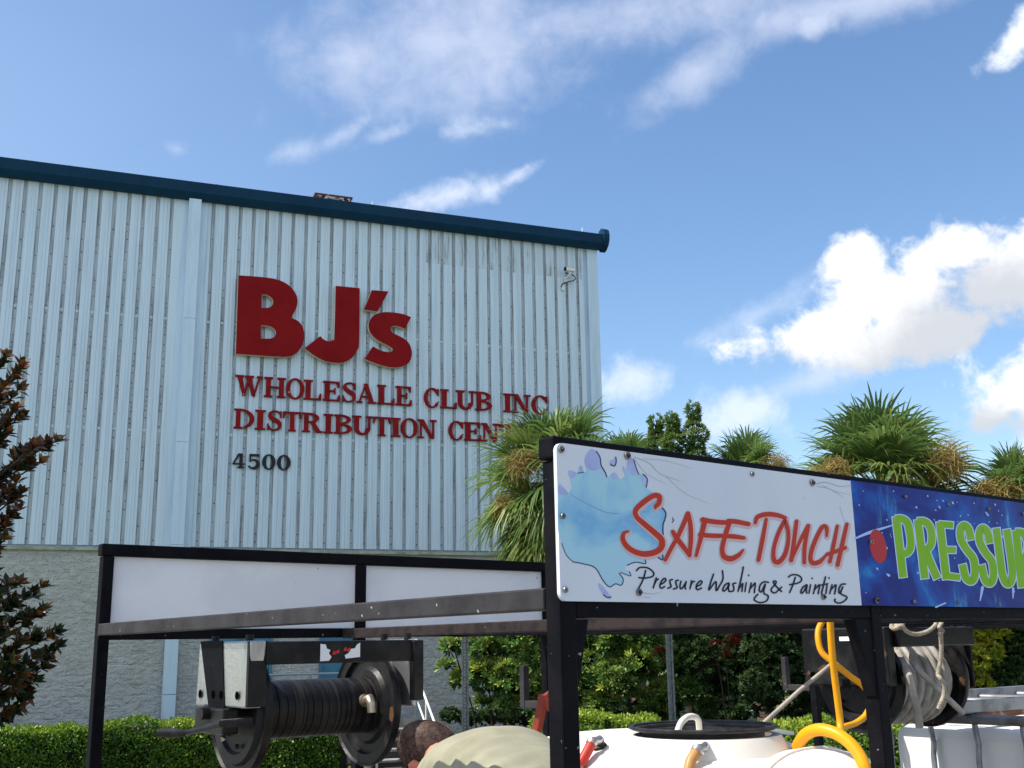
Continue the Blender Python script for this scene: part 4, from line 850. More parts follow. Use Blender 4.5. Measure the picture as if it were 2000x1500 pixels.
caps_ = [
 ([[(640, 470, K), (700, 975, K)], [(636, 488), (690, 486), (735, 520), (755, 600), (765, 690), (752, 750), (715, 778), (672, 776)]]),
 ([[(822, 495, K), (882, 985, K)], [(818, 508), (872, 508), (916, 540), (938, 610), (935, 690), (905, 735), (858, 742)], [(880, 740, K), (985, 985, K)]]),
 ([[(1006, 512, K), (1062, 992, K)], [(1000, 530, K), (1118, 540, K)], [(1030, 745, K), (1140, 746, K)], [(1056, 962, K), (1176, 978, K)]]),
 ([[(1268, 662), (1248, 575), (1212, 540), (1180, 570), (1184, 660), (1232, 745), (1285, 815), (1302, 915), (1290, 990), (1260, 1008), (1222, 975), (1196, 868)]]),
 ([[(1424, 690), (1408, 605), (1370, 562), (1340, 592), (1342, 680), (1388, 768), (1440, 838), (1456, 935), (1446, 1005), (1418, 1025), (1382, 990), (1355, 872)]]),
 ([[(1478, 565, K), (1512, 830), (1530, 950), (1562, 1025), (1598, 1018), (1614, 940), (1600, 800), (1566, 575, K)]]),
 ([[(1642, 585, K), (1694, 1060, K)], [(1640, 598), (1690, 600), (1728, 640), (1742, 710), (1735, 780), (1706, 815), (1668, 815)], [(1690, 815, K), (1775, 1065, K)]]),
 ([[(1792, 610, K), (1840, 1075, K)], [(1790, 628, K), (1890, 645, K)], [(1815, 840, K), (1905, 845, K)], [(1838, 1050, K), (1935, 1068, K)]])]
mb = MB(Tw); mg = MB(Tw); q = 0
for lt in caps_:
    for st_ in lt:
        w = 60 if len(st_) > 2 else 62
        if len(st_) == 2 and abs(st_[0][1] - st_[1][1]) < 40: w = 52
        ribbon(mb, st_, CP, w + 18, 4 + 0.05 * q, 6, caps=False); ribbon(mg, st_, CP, w, 6 + 0.05 * q, 6, caps=False)
        if len(st_) == 2 or True:                           # pale border past the stroke ends
            for e_, o_ in ((st_[0], st_[1]), (st_[-1], st_[-2])):
                l = math.hypot(e_[0] - o_[0], e_[1] - o_[1]); dx, dy = (e_[0] - o_[0]) / l, (e_[1] - o_[1]) / l
                ribbon(mb, [(e_[0] - 2 * dx, e_[1] - 2 * dy), (e_[0] + 8 * dx, e_[1] + 8 * dy)], CP, w + 18, 4.02 + 0.05 * q, 2, caps=False)
        q += 1
mb.build('lettering_border', M['paleblue'], ban2); mg.build('capital_lettering', M['lime'], ban2)
# grommets, bolts
for bnr, lst in ((ban, [(1224, 890, 7), (1468, 926, 5), (1585, 943, 7), (1247, 1157, 6.5), (1607, 1166, 6), (1095, 878, 6), (1098, 1008, 5), (1103, 1152, 5)]), (ban2, [(1701, 1059, 5), (1711, 1173, 6.5), (1784, 1175, 4.5), (1870, 1177, 4.5), (1950, 1181, 4.5), (1767, 970, 4), (1852, 985, 5), (1930, 994, 5), (1998, 1004, 5)])):
    for x, y, r in lst:
        u, w = bn(x, y); rr = r / F_PX * 2.4
        mb = MB(Tw); mb.lathe([(rr * 0.45, 0.001), (rr * 0.5, 0.0035), (rr * 0.8, 0.0045), (rr, 0.0035), (rr * 1.02, 0.0)], (u, VF - 0.001, w), (0, -1, 0), 20, cap=False)
        if r > 5.5: mb.lathe([(rr * 0.5, 0.0), (rr * 0.5, 0.007), (rr * 0.3, 0.009)], (u, VF - 0.001, w), (0, -1, 0), 6, mi=1)
        mb.build('grommet', [M['grommet'], M['rackworn']], bnr, smooth=50)

# ------------------------------------------------------------------ hose reels
def reel(name, label, u0, v0, w0, L, rf, rd, plate_bright, wound, plate):
    t = thing(name, label, 'hose reel', Tw(u0 + L / 2, v0, w0 - rf), TR, 'hose reels under the trailer rack')
    fl = [(0.03, -0.012), (rf * 0.62, -0.012), (rf * 0.66, -0.022), (rf * 0.80, -0.024), (rf * 0.84, -0.010), (rf * 0.97, -0.008), (rf, -0.016), (rf * 1.02, 0.0), (rf, 0.010), (rf * 0.96, 0.004), (rf * 0.82, 0.004), (rf * 0.80, -0.010), (rf * 0.66, -0.008), (rf * 0.6, 0.004), (0.03, 0.004)]
    for k, (u, sg) in enumerate(((u0, 1), (u0 + L, -1))):
        mb = MB(Tw); mb.lathe([(r, d * sg) for r, d in fl], (u, v0, w0), (1, 0, 0), 56)
        f_ = mb.build('flange', M['reel'], t, smooth=35)
        mb = MB(Tw)
        for j in range(6):
            a = j * math.pi / 3 + 0.3; mb.lathe([(0.008, -0.018 * sg), (0.008, -0.03 * sg)], (u, v0 + 0.10 * math.cos(a), w0 + 0.10 * math.sin(a)), (1, 0, 0), 6)
        mb.build('bolts', M['rackworn'], f_)
    mb = MB(Tw); pr = [(rd, 0.006)]; x = 0.006; rs = random.Random(5)
    while x < L - 0.02:
        st_ = rs.uniform(0.012, 0.03); pr += [(rd, x + st_ - 0.003), (rd - 0.003, x + st_ - 0.002), (rd - 0.003, x + st_), (rd, x + st_ + 0.001)]; x += st_
    pr = [p_ for p_ in pr if p_[1] < L - 0.012] + [(rd, L - 0.006)]
    mb.lathe(pr, (u0, v0, w0), (1, 0, 0), 48); mb.build('drum', M['drum'], t, smooth=30)
    mb = MB(Tw); mb.tube([(u0 - 0.13, v0, w0), (u0 + L + 0.13, v0, w0)], 0.018, 10); mb.build('axle', M['reel'], t, smooth=60)
    # bearing plates
    (va, vb, vc, vd, wt0, wb0) = plate
    for k, u in enumerate((u0 - 0.085, u0 + L + 0.05)):
        d_ = 0.05 if k == 0 else 0.012
        if k == 1: vb = vd = va + (0.24 if plate_bright else 0.07); wb0 -= 0.02
        mb = MB(Tw); mb.hexa([(u, va, wb0), (u, vb, wb0), (u + d_, vb, wb0), (u + d_, va, wb0), (u, vc, wt0), (u, vd, wt0), (u + d_, vd, wt0), (u + d_, vc, wt0)])
        pm = M['steel'] if plate_bright else M['reel']
        p_ = mb.build('bearing_plate', pm, t, bevel=0.006)
        if k == 0:
            for fr_, ww in ((0.14, 0.035), (0.45, 0.035), (0.61, 0.035), (0.88, 0.035)):
                mb = MB(Tw); yc, zc = va + (vb - va) * fr_, wb0 + ww
                mb.sheet([[(yc + 0.0125 * math.cos(t_ * math.pi / 8), zc + 0.0125 * math.sin(t_ * math.pi / 8)) for t_ in range(16)]], lambda x, y: (u - 0.0042, x, y)); mb.build('bolt_hole', M['hollow'], p_)
            if plate_bright:
                pass
                a0_, a1_ = 0.36, 0.68; b0_, b1_ = 0.50, 0.90
                mb = MB(Tw); e = 0.003
                mb.hexa([(u - e, va + (vb - va) * 0.38, wb0 - e), (u - e, va + (vb - va) * 0.70, wb0 - e), (u + .001, va + (vb - va) * 0.70, wb0 - e), (u + .001, va + (vb - va) * 0.38, wb0 - e),
                         (u - e, vc + (vd - vc) * 0.52, wt0 + e), (u - e, vc + (vd - vc) * 0.96, wt0 + e), (u + .001, vc + (vd - vc) * 0.96, wt0 + e), (u + .001, vc + (vd - vc) * 0.52, wt0 + e)])
                mb.build('painted_stripe', M['rack'], p_)
                mb = MB(Tw); mb.box(u - 0.001, u + 0.055, va - 0.014, va - 0.001, wb0 + 0.004, wt0 - 0.002); mb.build('plate_flange', M['reel'], p_)
        if k == 1 and plate_bright:
            mb = MB(Tw); mb.box(u - 0.016, u + 0.020, va - 0.032, va - 0.003, wb0 + 0.02, wt0 - 0.004); mb.build('plate_flange', M['reel'], p_, bevel=0.004)
        # hanger rods up to the rack
        mb = MB(Tw); mb.tube([(u + d_ / 2, vc + 0.06, wt0 - 0.01), (u + d_ / 2, vc + 0.06, 0.13)], 0.012, 8); mb.tube([(u + d_ / 2, vd - 0.06, wt0 - 0.01), (u + d_ / 2, vd - 0.06, 0.13)], 0.012, 8); mb.build('hanger_rod', M['reel'], t, smooth=60)
    mb = MB(Tw); mb.box(u0 - 0.034, u0 + L + 0.049, va - 0.02, va + 0.03, wt0 - 0.068, wt0 - 0.003); tb = mb.build('top_bar', M['reel'], t, bevel=0.004)
    if wound:
        mb = MB(Tw); rs = random.Random(9)
        for lay in range(3):
            R_ = rd + 0.014 + lay * 0.021
            pts = []; turns = int((L - 0.03) / 0.026) - lay
            for i in range(turns * 26):
                a = 2 * math.pi * i / 26; x = 0.022 + lay * 0.012 + (L - 0.05 - lay * 0.02) * i / (turns * 26)
                wob = 0.004 * math.sin(i * 0.37 + lay) + (0.012 * math.sin(a + 1.2) if lay == 2 else 0)
                pts.append((u0 + x + wob, v0 + (R_ + wob) * math.cos(a), w0 + (R_ + wob) * math.sin(a)))
            mb.tube(pts, 0.0125, 8)
        mb.build('wound_hose', M['greyhose'], t, smooth=60)
    return t, tb
pl1 = (1.40, 1.745, 1.38, 1.735, 0.112, -0.075)
r1, tb1 = reel('hose_reel', 'empty black hose reel with silver striped end plate, left under the rack', 0.125, 1.60, -0.092, 0.43, 0.186, 0.086, True, False, pl1)
mb = MB(Tw); y0 = 1.378
mb.sheet([[(0.262, 0.050), (0.292, 0.051), (0.300, 0.062), (0.291, 0.072), (0.296, 0.082), (0.284, 0.086), (0.280, 0.098), (0.262, 0.100)]], lambda x, y: (x, y0 - 0.0005, y)); mb.build('torn_sticker', M['sticker'], tb1)
mb = MB(Tw); mb.sheet([[(0.348, 0.056), (0.398, 0.060), (0.398, 0.102), (0.386, 0.096), (0.380, 0.086), (0.366, 0.084), (0.358, 0.072), (0.345, 0.066)]], lambda x, y: (x, y0 - 0.0005, y)); mb.build('torn_sticker', M['sticker'], tb1)
mb = MB(Tw)
for i, (a, b) in enumerate(((0.302, 0.068), (0.314, 0.071), (0.340, 0.078), (0.352, 0.076))): mb.sheet([[(a, b), (a + 0.012, b + 0.001), (a + 0.011, b + 0.012), (a + 0.003, b + 0.010)]], lambda x, y: (x, y0 - 0.0012, y))
mb.build('sticker_print', M['stickerred'], tb1)
mb = MB(Tw); mb.tube([(0.50, 1.60 - 0.084, -0.075), (0.50, 1.60 - 0.115, -0.068), (0.50, 1.60 - 0.128, -0.085), (0.50, 1.60 - 0.130, -0.11)], [0.014, 0.015, 0.016, 0.014], 12)
mb.lathe([(0.02, -0.006), (0.02, 0.006)], (0.50, 1.515, -0.075), (0, 1, 0), 12); mb.build('hose_elbow', M['brass'], r1, smooth=50)
# crank handle of the first reel
mb = MB(Tw); q0 = rear(452, 1412, 0.0); q1 = rear(362, 1432, -0.05); q2 = rear(306, 1431, -0.12)
mb.tube([(0.06, q0[0], q0[1]), (-0.03, q0[0], q0[1]), (-0.05, q1[0], q1[1])], [0.012, 0.011, 0.008], 8); ca = mb.build('crank_arm', M['reel'], r1, smooth=50)
mb = MB(Tw); mb.tube([(-0.05, q1[0], q1[1]), (-0.08, (q1[0] * .6 + q2[0] * .4), q1[1] * .6 + q2[1] * .4), (-0.12, q2[0], q2[1])], [0.010, 0.0135, 0.011], 12); mb.build('crank_grip', M['rubber'], ca, smooth=50)
mb = MB(Tw); mb.box(0.02, 0.07, 1.50, 1.70, -0.15, -0.077); mb.build('bearing_block', M['reel'], r1, bevel=0.006)

c2 = tloc(1690, 1330, 3.85)
pl2 = (c2[1] - 0.17, c2[1] + 0.17, c2[1] - 0.17, c2[1] + 0.17, 0.125, -0.07)
r2, tb2 = reel('hose_reel', 'black hose reel wound full of grey hose, right under the rack', c2[0] - 0.03, c2[1], c2[2], 0.40, 0.172, 0.088, False, True, pl2)
mb = MB(Tw); bu = c2[0] - 0.03 - 0.085
lv0, lw0 = rear(1640, 1252, bu); lv1, lw1 = rear(1669, 1243, bu)
mb.sheet([[(lv0, lw0), (lv1, lw0), (lv1, lw1), (lv0, lw1)]], lambda x, y: (bu - 0.0015, x, y)); mb.build('label_plate', M['sticker'], r2)
mb = MB(Tw)
mb.tube([tuple(tloc(x, y, d)) for x, y, d in ((1760, 1260, 3.85), (1795, 1310, 3.72), (1880, 1392, 3.8))], 0.011, 8)
mb.tube([tuple(tloc(x, y, d)) for x, y, d in ((1755, 1275, 3.80), (1775, 1320, 3.68), (1792, 1390, 3.7), (1796, 1420, 3.7))], 0.014, 8)
mb.build('loose_hose', M['greyhose'], r2, smooth=60)

# ------------------------------------------------------------------ white tank with manway
tk = thing('poly_tank', 'big rounded white plastic water tank with open black manway ring', 'tank', Tw(1.08, 0.8, ZD), TR)
def superell(mb, c, h, e=3.0, nu=48, nv=28):
    rows = []
    for j in range(nv + 1):
        ph = -math.pi / 2 + math.pi * j / nv; row = []
        for i in range(nu):
            a = 2 * math.pi * i / nu; d = (math.cos(ph) * math.cos(a), math.cos(ph) * math.sin(a), math.sin(ph))
            k = sum(abs(x) ** e for x in d) ** (-1 / e)
            row.append(mb.p(*[c[q_] + h[q_] * d[q_] * k for q_ in range(3)]))
        rows.append(row)
    for j in range(nv):
        for i in range(nu): mb.face((rows[j][i], rows[j][(i + 1) % nu], rows[j + 1][(i + 1) % nu], rows[j + 1][i]))
TC = (1.10, 0.82); TH_ = (0.42, 0.66, 0.415); tzc = ZD + 0.418
mb = MB(Tw); superell(mb, (TC[0], TC[1], tzc), TH_, 3.2); superell(mb, (1.17, 0.33, ZD + 0.40), (0.335, 0.27, 0.405), 2.5)
body = mb.build('body', M['tank'], tk, smooth=60)
mb = MB(Tw)                                     # moulded parting seam round the front lobe
mb.tube([(1.17 + 0.338 * math.copysign(abs(math.cos(t)) ** 0.8, math.cos(t)), 0.33, ZD + 0.40 + 0.408 * math.copysign(abs(math.sin(t)) ** 0.8, math.sin(t))) for t in [math.pi * i / 40 for i in range(41)]], 0.004, 8)
mb.build('mould_seam', M['tank'], body, smooth=60)
mwc = tloc(1372, 1418, 3.1); top = tzc + TH_[2]
mb = MB(Tw); mb.lathe([(0.245, top - 0.06), (0.225, top - 0.012), (0.215, top + 0.005), (0.19, top + 0.005), (0.19, top - 0.05)], (mwc[0], mwc[1], 0), (0, 0, 1), 56, cap=False); mb.build('manway_collar', M['tank'], body, smooth=50)
mb = MB(Tw); rg = [(0.170, -0.030), (0.170, -0.014), (0.182, -0.012), (0.182, -0.003), (0.193, -0.002), (0.194, 0.003), (0.204, 0.004), (0.2085, 0.001), (0.2085, -0.003), (0.198, -0.008)]
mb.lathe([(r, mwc[2] + d) for r, d in rg], (mwc[0], mwc[1], 0), (0, 0, 1), 64, cap=False); mb.build('manway_ring', M['rubber'], tk, smooth=30)
def on_tank(x, y):
    for i in range(400):
        d = 2.2 + i * 0.005; q = tloc(x, y, d)
        for c, h, e in (((TC[0], TC[1], tzc), TH_, 3.2), ((1.17, 0.33, ZD + 0.40), (0.335, 0.27, 0.405), 2.5)):
            if sum(abs((q[k] - c[k]) / h[k]) ** e for k in range(3)) <= 1: return q, d
    return tloc(x, y, 2.8), 2.8
for (x, y, m, hx) in ((1172, 1460, 'redhose', ((1158, 1447), (1146, 1470), (1118, 1520))), (1378, 1474, 'tanhose', ((1364, 1462), (1349, 1486), (1338, 1530)))):
    q, d = on_tank(x, y)
    mb = MB(Tw); mb.lathe([(0.021, -0.02), (0.021, 0.006), (0.018, 0.010), (0.013, 0.012), (0.012, 0.028), (0.006, 0.029)], tuple(q), (-0.35, -0.35, 0.85), 18); mb.build('fitting', M['rubber'], tk, smooth=40)
    q2 = tloc(x - 3, y - 14, d - 0.03); h0 = tloc(hx[0][0], hx[0][1], d - 0.035); h1 = tloc(hx[1][0], hx[1][1], d - 0.06); h2 = tloc(hx[2][0], hx[2][1], d - 0.09)
    h3 = h2 + np.array([-0.02, -0.02, -0.25])
    mb = MB(Tw); mb.tube([tuple(q + np.array([-0.01, -0.01, 0.024])), tuple(q2), tuple(h0)], 0.011, 10); mb.lathe([(0.0165, -0.005), (0.0165, 0.005)], tuple(h0 * 0.8 + h1 * 0.2), tuple(h1 - h0), 14); mb.build('hose_clamp', M['steel'], tk, smooth=40)
    mb = MB(Tw); mb.tube(list(map(tuple, [h0, h0 * .5 + h1 * .5, h1, h1 * .5 + h2 * .5, h2, h3])), 0.0145, 12); mb.build('feed_hose', M[m], tk, smooth=60, label='red hose' if m == 'redhose' else 'tan hose')
q, d = on_tank(1317, 1454)
mb = MB(Tw); mb.lathe([(0.009, 0), (0.009, 0.006), (0.006, 0.008)], tuple(q), (-0.2, -0.4, 0.8), 14); mb.build('plug', M['cream'], tk, smooth=40)
wp = spline([(1323, 1430), (1330, 1412), (1342, 1401), (1356, 1400), (1364, 1408), (1366, 1430)], 5)
mb = MB(Tw); mb.tube([tuple(tloc(x, y, 3.0 + 0.12 * i / len(wp))) for i, (x, y) in enumerate(wp)], 0.0088, 10); mb.build('white_feed_hose', M['whitehose'], tk, smooth=60)

# yellow hose: drop from the rack, loop, and the arch lying over the tank
yh = thing('yellow_hose', 'bright yellow hose hanging from the rack and looping over the white tank', 'hose', Tw(1.5, 0.5, ZD), TR)
def pxpath(pts, n=6):
    P = [tuple(p) for p in pts]; k = len(P); out = []
    xy = spline([(p[0], p[1]) for p in P], n)
    for i, (x, y) in enumerate(xy):
        f = i / n; q_ = min(int(f), k - 2); d = P[q_][2] * (1 - f + q_) + P[q_ + 1][2] * (f - q_); out.append(tuple(tloc(x, y, d)))
    return out
mb = MB(Tw); mb.tube(pxpath([(1621, 1205, 3.25), (1624, 1260, 3.25), (1630, 1320, 3.25), (1640, 1400, 3.24), (1642, 1426, 3.22), (1650, 1450, 3.2)]), 0.0105, 12); mb.build('drop_length', M['yellow'], yh, smooth=60)
mb = MB(Tw); mb.tube(pxpath([(1612, 1206, 3.45), (1600, 1226, 3.42), (1598, 1248, 3.40), (1606, 1275, 3.38), (1630, 1296, 3.36), (1662, 1322, 3.38), (1688, 1342, 3.4), (1700, 1368, 3.42), (1692, 1395, 3.42), (1672, 1412, 3.38), (1645, 1421, 3.32), (1630, 1430, 3.3)]), 0.0095, 12); mb.build('loop', M['yellow'], yh, smooth=60)
mb = MB(Tw); mb.tube(pxpath([(1556, 1462, 3.02), (1572, 1436, 2.98), (1600, 1425, 2.94), (1635, 1434, 2.90), (1668, 1460, 2.86), (1690, 1500, 2.82), (1705, 1560, 2.80), (1708, 1620, 2.78)]), 0.0165, 14); mb.build('arch', M['yellow'], yh, smooth=60)

# ------------------------------------------------------------------ caged tote
IU, IV0, IV1 = 2.62, 0.09, 1.07
_, wtop = rear(1745, 1412, IU); wtop = -0.212
tt = thing('caged_tote', 'white plastic tote tank inside a weathered steel tube cage', 'tank', Tw(IU + 0.55, 0.58, ZD), TR)
mb = MB(Tw); mb.box(IU + 0.03, IU + 1.08, IV0 + 0.03, IV1 - 0.03, ZD + 0.10, wtop - 0.035); mb.build('bottle', M['tote'], tt, bevel=0.045)
mb = MB(Tw)
mb.tube([(IU, IV0, wtop), (IU, IV1, wtop)], 0.019, 10); mb.tube([(IU + 1.1, IV0, wtop), (IU + 1.1, IV1, wtop)], 0.019, 10)
mb.tube([(IU, IV1, wtop), (IU + 1.1, IV1, wtop)], 0.017, 10); mb.tube([(IU, IV0, wtop), (IU + 1.1, IV0, wtop)], 0.017, 10)
mb.build('top_frame', M['alu'], tt, smooth=60)
mb = MB(Tw); mb.box(IU - 0.02, IU + 1.12, IV0 - 0.02, IV1 + 0.02, ZD, ZD + 0.09); mb.build('pallet', M['alu'], tt)
for i in range(6):
    v = IV1 - 0.035 - (IV1 - IV0 - 0.07) * i / 5
    mb = MB(Tw); mb.tube([(IU, v, wtop - 0.018), (IU + 0.002, v, wtop - 0.05), (IU + 0.012, v, wtop - 0.09), (IU + 0.002, v, wtop - 0.14), (IU, v, ZD + 0.09)], 0.011, 8); mb.build('cage_bar', M['galv'], tt, smooth=60)
for i in range(5):
    for v in (IV0, IV1):
        u = IU + 0.18 + 0.19 * i
        mb = MB(Tw); mb.tube([(u, v, wtop - 0.016), (u, v, ZD + 0.09)], 0.011, 8); mb.build('cage_bar', M['galv'], tt, smooth=60)
# old ladder and rusty bar lying on the tote
ld = thing('ladder', 'weathered aluminium ladder lying across the caged tote', 'ladder', Tw(IU + 0.5, 0.9, wtop + 0.02), TR)
def Lx(a, b, dz): return (IU + 0.02 + a, 1.04 + b, wtop + 0.0175 + dz)
mb = MB(Tw); mb.hexa([Lx(-0.15, 0.0, .002), Lx(1.5, -0.06, .002), Lx(1.5, -0.03, .002), Lx(-0.15, 0.03, .002), Lx(-0.15, 0.0, .062), Lx(1.5, -0.06, .062), Lx(1.5, -0.03, .062), Lx(-0.15, 0.03, .062)]); mb.build('side_rail', M['alu'], ld, bevel=0.004)
mb = MB(Tw); mb.hexa([Lx(-0.15, -0.36, .002), Lx(1.5, -0.42, .002), Lx(1.5, -0.39, .002), Lx(-0.15, -0.33, .002), Lx(-0.15, -0.36, .05), Lx(1.5, -0.42, .05), Lx(1.5, -0.39, .05), Lx(-0.15, -0.33, .05)]); mb.build('side_rail', M['alu'], ld, bevel=0.004)
for i in range(5):
    a = 0.05 + 0.3 * i; mb = MB(Tw); mb.tube([Lx(a, -0.005 - 0.036 * a, .028), Lx(a, -0.325 - 0.036 * a, .028)], 0.013, 8); mb.build('rung', M['alu'], ld, smooth=60)
mb = MB(Tw); mb.tube([tuple(tloc(x, y, d)) for x, y, d in ((1905, 1402, 4.1), (1950, 1392, 4.25), (2020, 1384, 4.45))], 0.018, 10); rb = mb.build('rusty_bar', M['rustpipe'], smooth=50); tag(rb, 'rusty brown steel bar lying on top of the caged tote', 'metal bar')

# ------------------------------------------------------------------ rope, pole, red bar, grey strip
mb = MB(Tw)
rp = [(1746, 1216, 3.42), (1741, 1224, 3.40), (1748, 1228, 3.38), (1754, 1218, 3.40), (1750, 1228, 3.38), (1760, 1222, 3.38), (1772, 1234, 3.38), (1790, 1239, 3.4), (1812, 1233, 3.42), (1826, 1222, 3.44), (1831, 1214, 3.46), (1836, 1226, 3.44), (1838, 1250, 3.44), (1838, 1285, 3.44), (1832, 1316, 3.44), (1836, 1324, 3.43), (1844, 1338, 3.43), (1844, 1355, 3.43), (1838, 1372, 3.42), (1833, 1384, 3.42)]
mb.tube(pxpath(rp, 5), 0.0068, 8); mb.tube(pxpath([(1746, 1226, 3.4), (1752, 1214, 3.42), (1758, 1226, 3.4), (1764, 1216, 3.42)], 5), 0.007, 8); mb.tube(pxpath([(1840, 1216, 3.45), (1834, 1226, 3.43), (1842, 1232, 3.44), (1834, 1238, 3.43)], 5), 0.006, 8)
tag(mb.build('rope', M['rope'], smooth=60), 'frayed tan rope tied under the rack with a loose hanging end', 'rope')
mb = MB(Tw); mb.tube([tuple(tloc(x, y, d)) for x, y, d in ((1470, 1432, 3.35), (1560, 1350, 3.6), (1627, 1295, 3.8))], 0.0072, 10); tag(mb.build('pole', M['polew'], smooth=60), 'pale pole leaning diagonally behind the tank up to the reel', 'pole')
a, b, c, d = [tloc(x, y, 3.9) for x, y in ((1046, 1440), (1062, 1358), (1100, 1402), (1050, 1362))]
mb = MB(Tw); mb.tube([tuple(a + np.array([0, 0, -0.55])), tuple(a), tuple(b)], 0.02, 4); mb.tube([tuple(b), tuple(c)], 0.027, 4); tag(mb.build('bent_bar', M['redbar'], bevel=0.003), 'bent red painted steel bar behind the trailer corner post', 'metal bar')
mb = MB(Tw); g0, g1 = tloc(1500, 1428, 3.3), tloc(1552, 1437, 3.15)
mb.hexa([tuple(g0), tuple(g1), tuple(g1 + np.array([.03, .09, 0])), tuple(g0 + np.array([.03, .09, 0])), tuple(g0 + np.array([0, 0, .012])), tuple(g1 + np.array([0, 0, .012])), tuple(g1 + np.array([.03, .09, .012])), tuple(g0 + np.array([.03, .09, .012]))])
tag(mb.build('metal_strip', M['greybar'], bevel=0.002), 'flat grey-green metal strip lying beside the manway on the tank', 'metal strip')

# ------------------------------------------------------------------ person bending over on the deck
def skin(name, pts, edges, radii, m, parent, sub=2, rootv=0):
    me = bpy.data.meshes.new(name + '_sk'); me.from_pydata([tuple(p) for p in pts], edges, [])
    o = bpy.data.objects.new(name + '_sk', me); COL.objects.link(o)
    o.modifiers.new('skin', 'SKIN'); sv = me.skin_vertices[0].data
    for i, r in enumerate(radii):
        sv[i].radius = r if hasattr(r, '__len__') else (r, r); sv[i].use_root = (i == rootv)
    sb = o.modifiers.new('sub', 'SUBSURF'); sb.levels = sub; sb.render_levels = sub
    dg = bpy.context.evaluated_depsgraph_get(); dg.update()
    me2 = bpy.data.meshes.new_from_object(o.evaluated_get(dg)); me2.name = name
    bpy.data.objects.remove(o); me2.materials.clear(); me2.materials.append(m)
    mw = MW[parent.name]; me2.transform(mw.inverted())
    me2.polygons.foreach_set('use_smooth', [True] * len(me2.polygons)); me2.update()
    return link_mesh(name, me2, parent, mw)
hip = tloc(1142, 1530, 2.78); hip = np.array([0.42, 0.56, -0.31])
pr_ = thing('person', 'man in khaki shirt with short dark hair bending over beside the tank', 'person', Tw(0.5, 0.4, ZD), TR)
def T3(u, v, w): return Tw(u, v, w)
sh = np.array([0.56, 0.98, -0.285]); nk = np.array([0.575, 1.10, -0.30]); hd = tloc(842, 1458, 3.36)
pts = [T3(*hip), T3(0.45, 0.70, -0.275), T3(0.50, 0.84, -0.262), T3(*sh), T3(*nk), T3(*(nk * .45 + hd * .55)), T3(*hd), T3(*(hd + np.array([0.0, 0.07, -0.06])))]
ed = [(i, i + 1) for i in range(7)]; rr = [(0.125, 0.10), (0.125, 0.095), (0.135, 0.10), (0.13, 0.095), 0.058, 0.055, 0.05, 0.04]
def limb(start, chain, rads):
    prev = start
    for p_, r_ in zip(chain, rads):
        pts.append(T3(*p_)); rr.append(r_); ed.append((prev, len(pts) - 1)); prev = len(pts) - 1
    return prev
for sgn in (-1, 1):
    du = 0.10 * sgn
    limb(0, [(0.42 + du, 0.54, -0.37), (0.42 + du * 1.2, 0.66, -0.66), (0.42 + du * 1.2, 0.54, ZD + 0.09), (0.42 + du * 1.2, 0.61, ZD + 0.045), (0.42 + du * 1.25, 0.70, ZD + 0.035)], [0.085, 0.062, 0.042, 0.04, 0.032])
    e = limb(3, [(0.56 + 0.17 * sgn, 0.99, -0.33), (0.56 + 0.22 * sgn, 1.03, -0.58), (0.56 + 0.16 * sgn, 1.13, -0.80)], [0.058, 0.043, 0.030])
    w_ = np.array([0.56 + 0.15 * sgn, 1.155, -0.87]); pts.append(T3(*w_)); rr.append((0.026, 0.038)); ed.append((e, len(pts) - 1)); pm_ = len(pts) - 1
    for k in range(4):
        o_ = np.array([-0.03 + 0.02 * k, 0.0, 0.0]); l = (0.045, 0.052, 0.048, 0.036)[k]
        limb(pm_, [w_ + o_ + np.array([0, 0.012, -0.035]), w_ + o_ + np.array([0, 0.012, -0.035 - l * 0.6]), w_ + o_ + np.array([0, -0.004, -0.035 - l * 1.15])], [0.0095, 0.0085, 0.007])
    limb(pm_, [w_ + np.array([-0.045 * sgn, 0.012, -0.012]), w_ + np.array([-0.055 * sgn, 0.018, -0.05])], [0.0105, 0.008])
body_o = skin('body', pts, ed, rr, M['skin'], pr_, 2, 0)
# hair cap following the skull
fw = T3(*hd) - T3(*nk); fw /= np.linalg.norm(fw)
def ellips(mb, c, axes, h, nu, nv, keep=None, tex=0.0):
    c = np.array(c); rows = []; rs = random.Random(2)
    for j in range(nv + 1):
        ph = -math.pi / 2 + math.pi * j / nv; row = []
        for i in range(nu):
            a = 2 * math.pi * i / nu; d = np.array((math.cos(ph) * math.cos(a), math.cos(ph) * math.sin(a), math.sin(ph)))
            k = 1 + tex * rs.uniform(-1, 1)
            mb.v.append(c + (axes[0] * h[0] * d[0] + axes[1] * h[1] * d[1] + axes[2] * h[2] * d[2]) * k); row.append((len(mb.v) - 1, d))
        rows.append(row)
    for j in range(nv):
        for i in range(nu):
            q = [rows[j][i], rows[j][(i + 1) % nu], rows[j + 1][(i + 1) % nu], rows[j + 1][i]]
            dm = sum(x[1] for x in q) / 4
            if keep is None or keep(dm): mb.face([x[0] for x in q])
HC = T3(*hd)
fdir = unit(TR @ np.array([0.30, 0.62, -0.72])); udir = TR @ np.array([-0.55, 0.70, 0.35]); udir = unit(udir - fdir * (udir @ fdir)); sdir = np.cross(fdir, udir)   # face looks down-left
if udir @ (TR @ np.array([0, 1.0, 0.0])) < 0: udir = -udir
HCC = HC + udir * 0.006 - np.array([0, 0, 0.012])
mb = MB(); ellips(mb, HCC, (sdir, fdir, udir), (0.070, 0.088, 0.100), 40, 30); hd_o = mb.build('head', M['skin'], body_o, smooth=80)
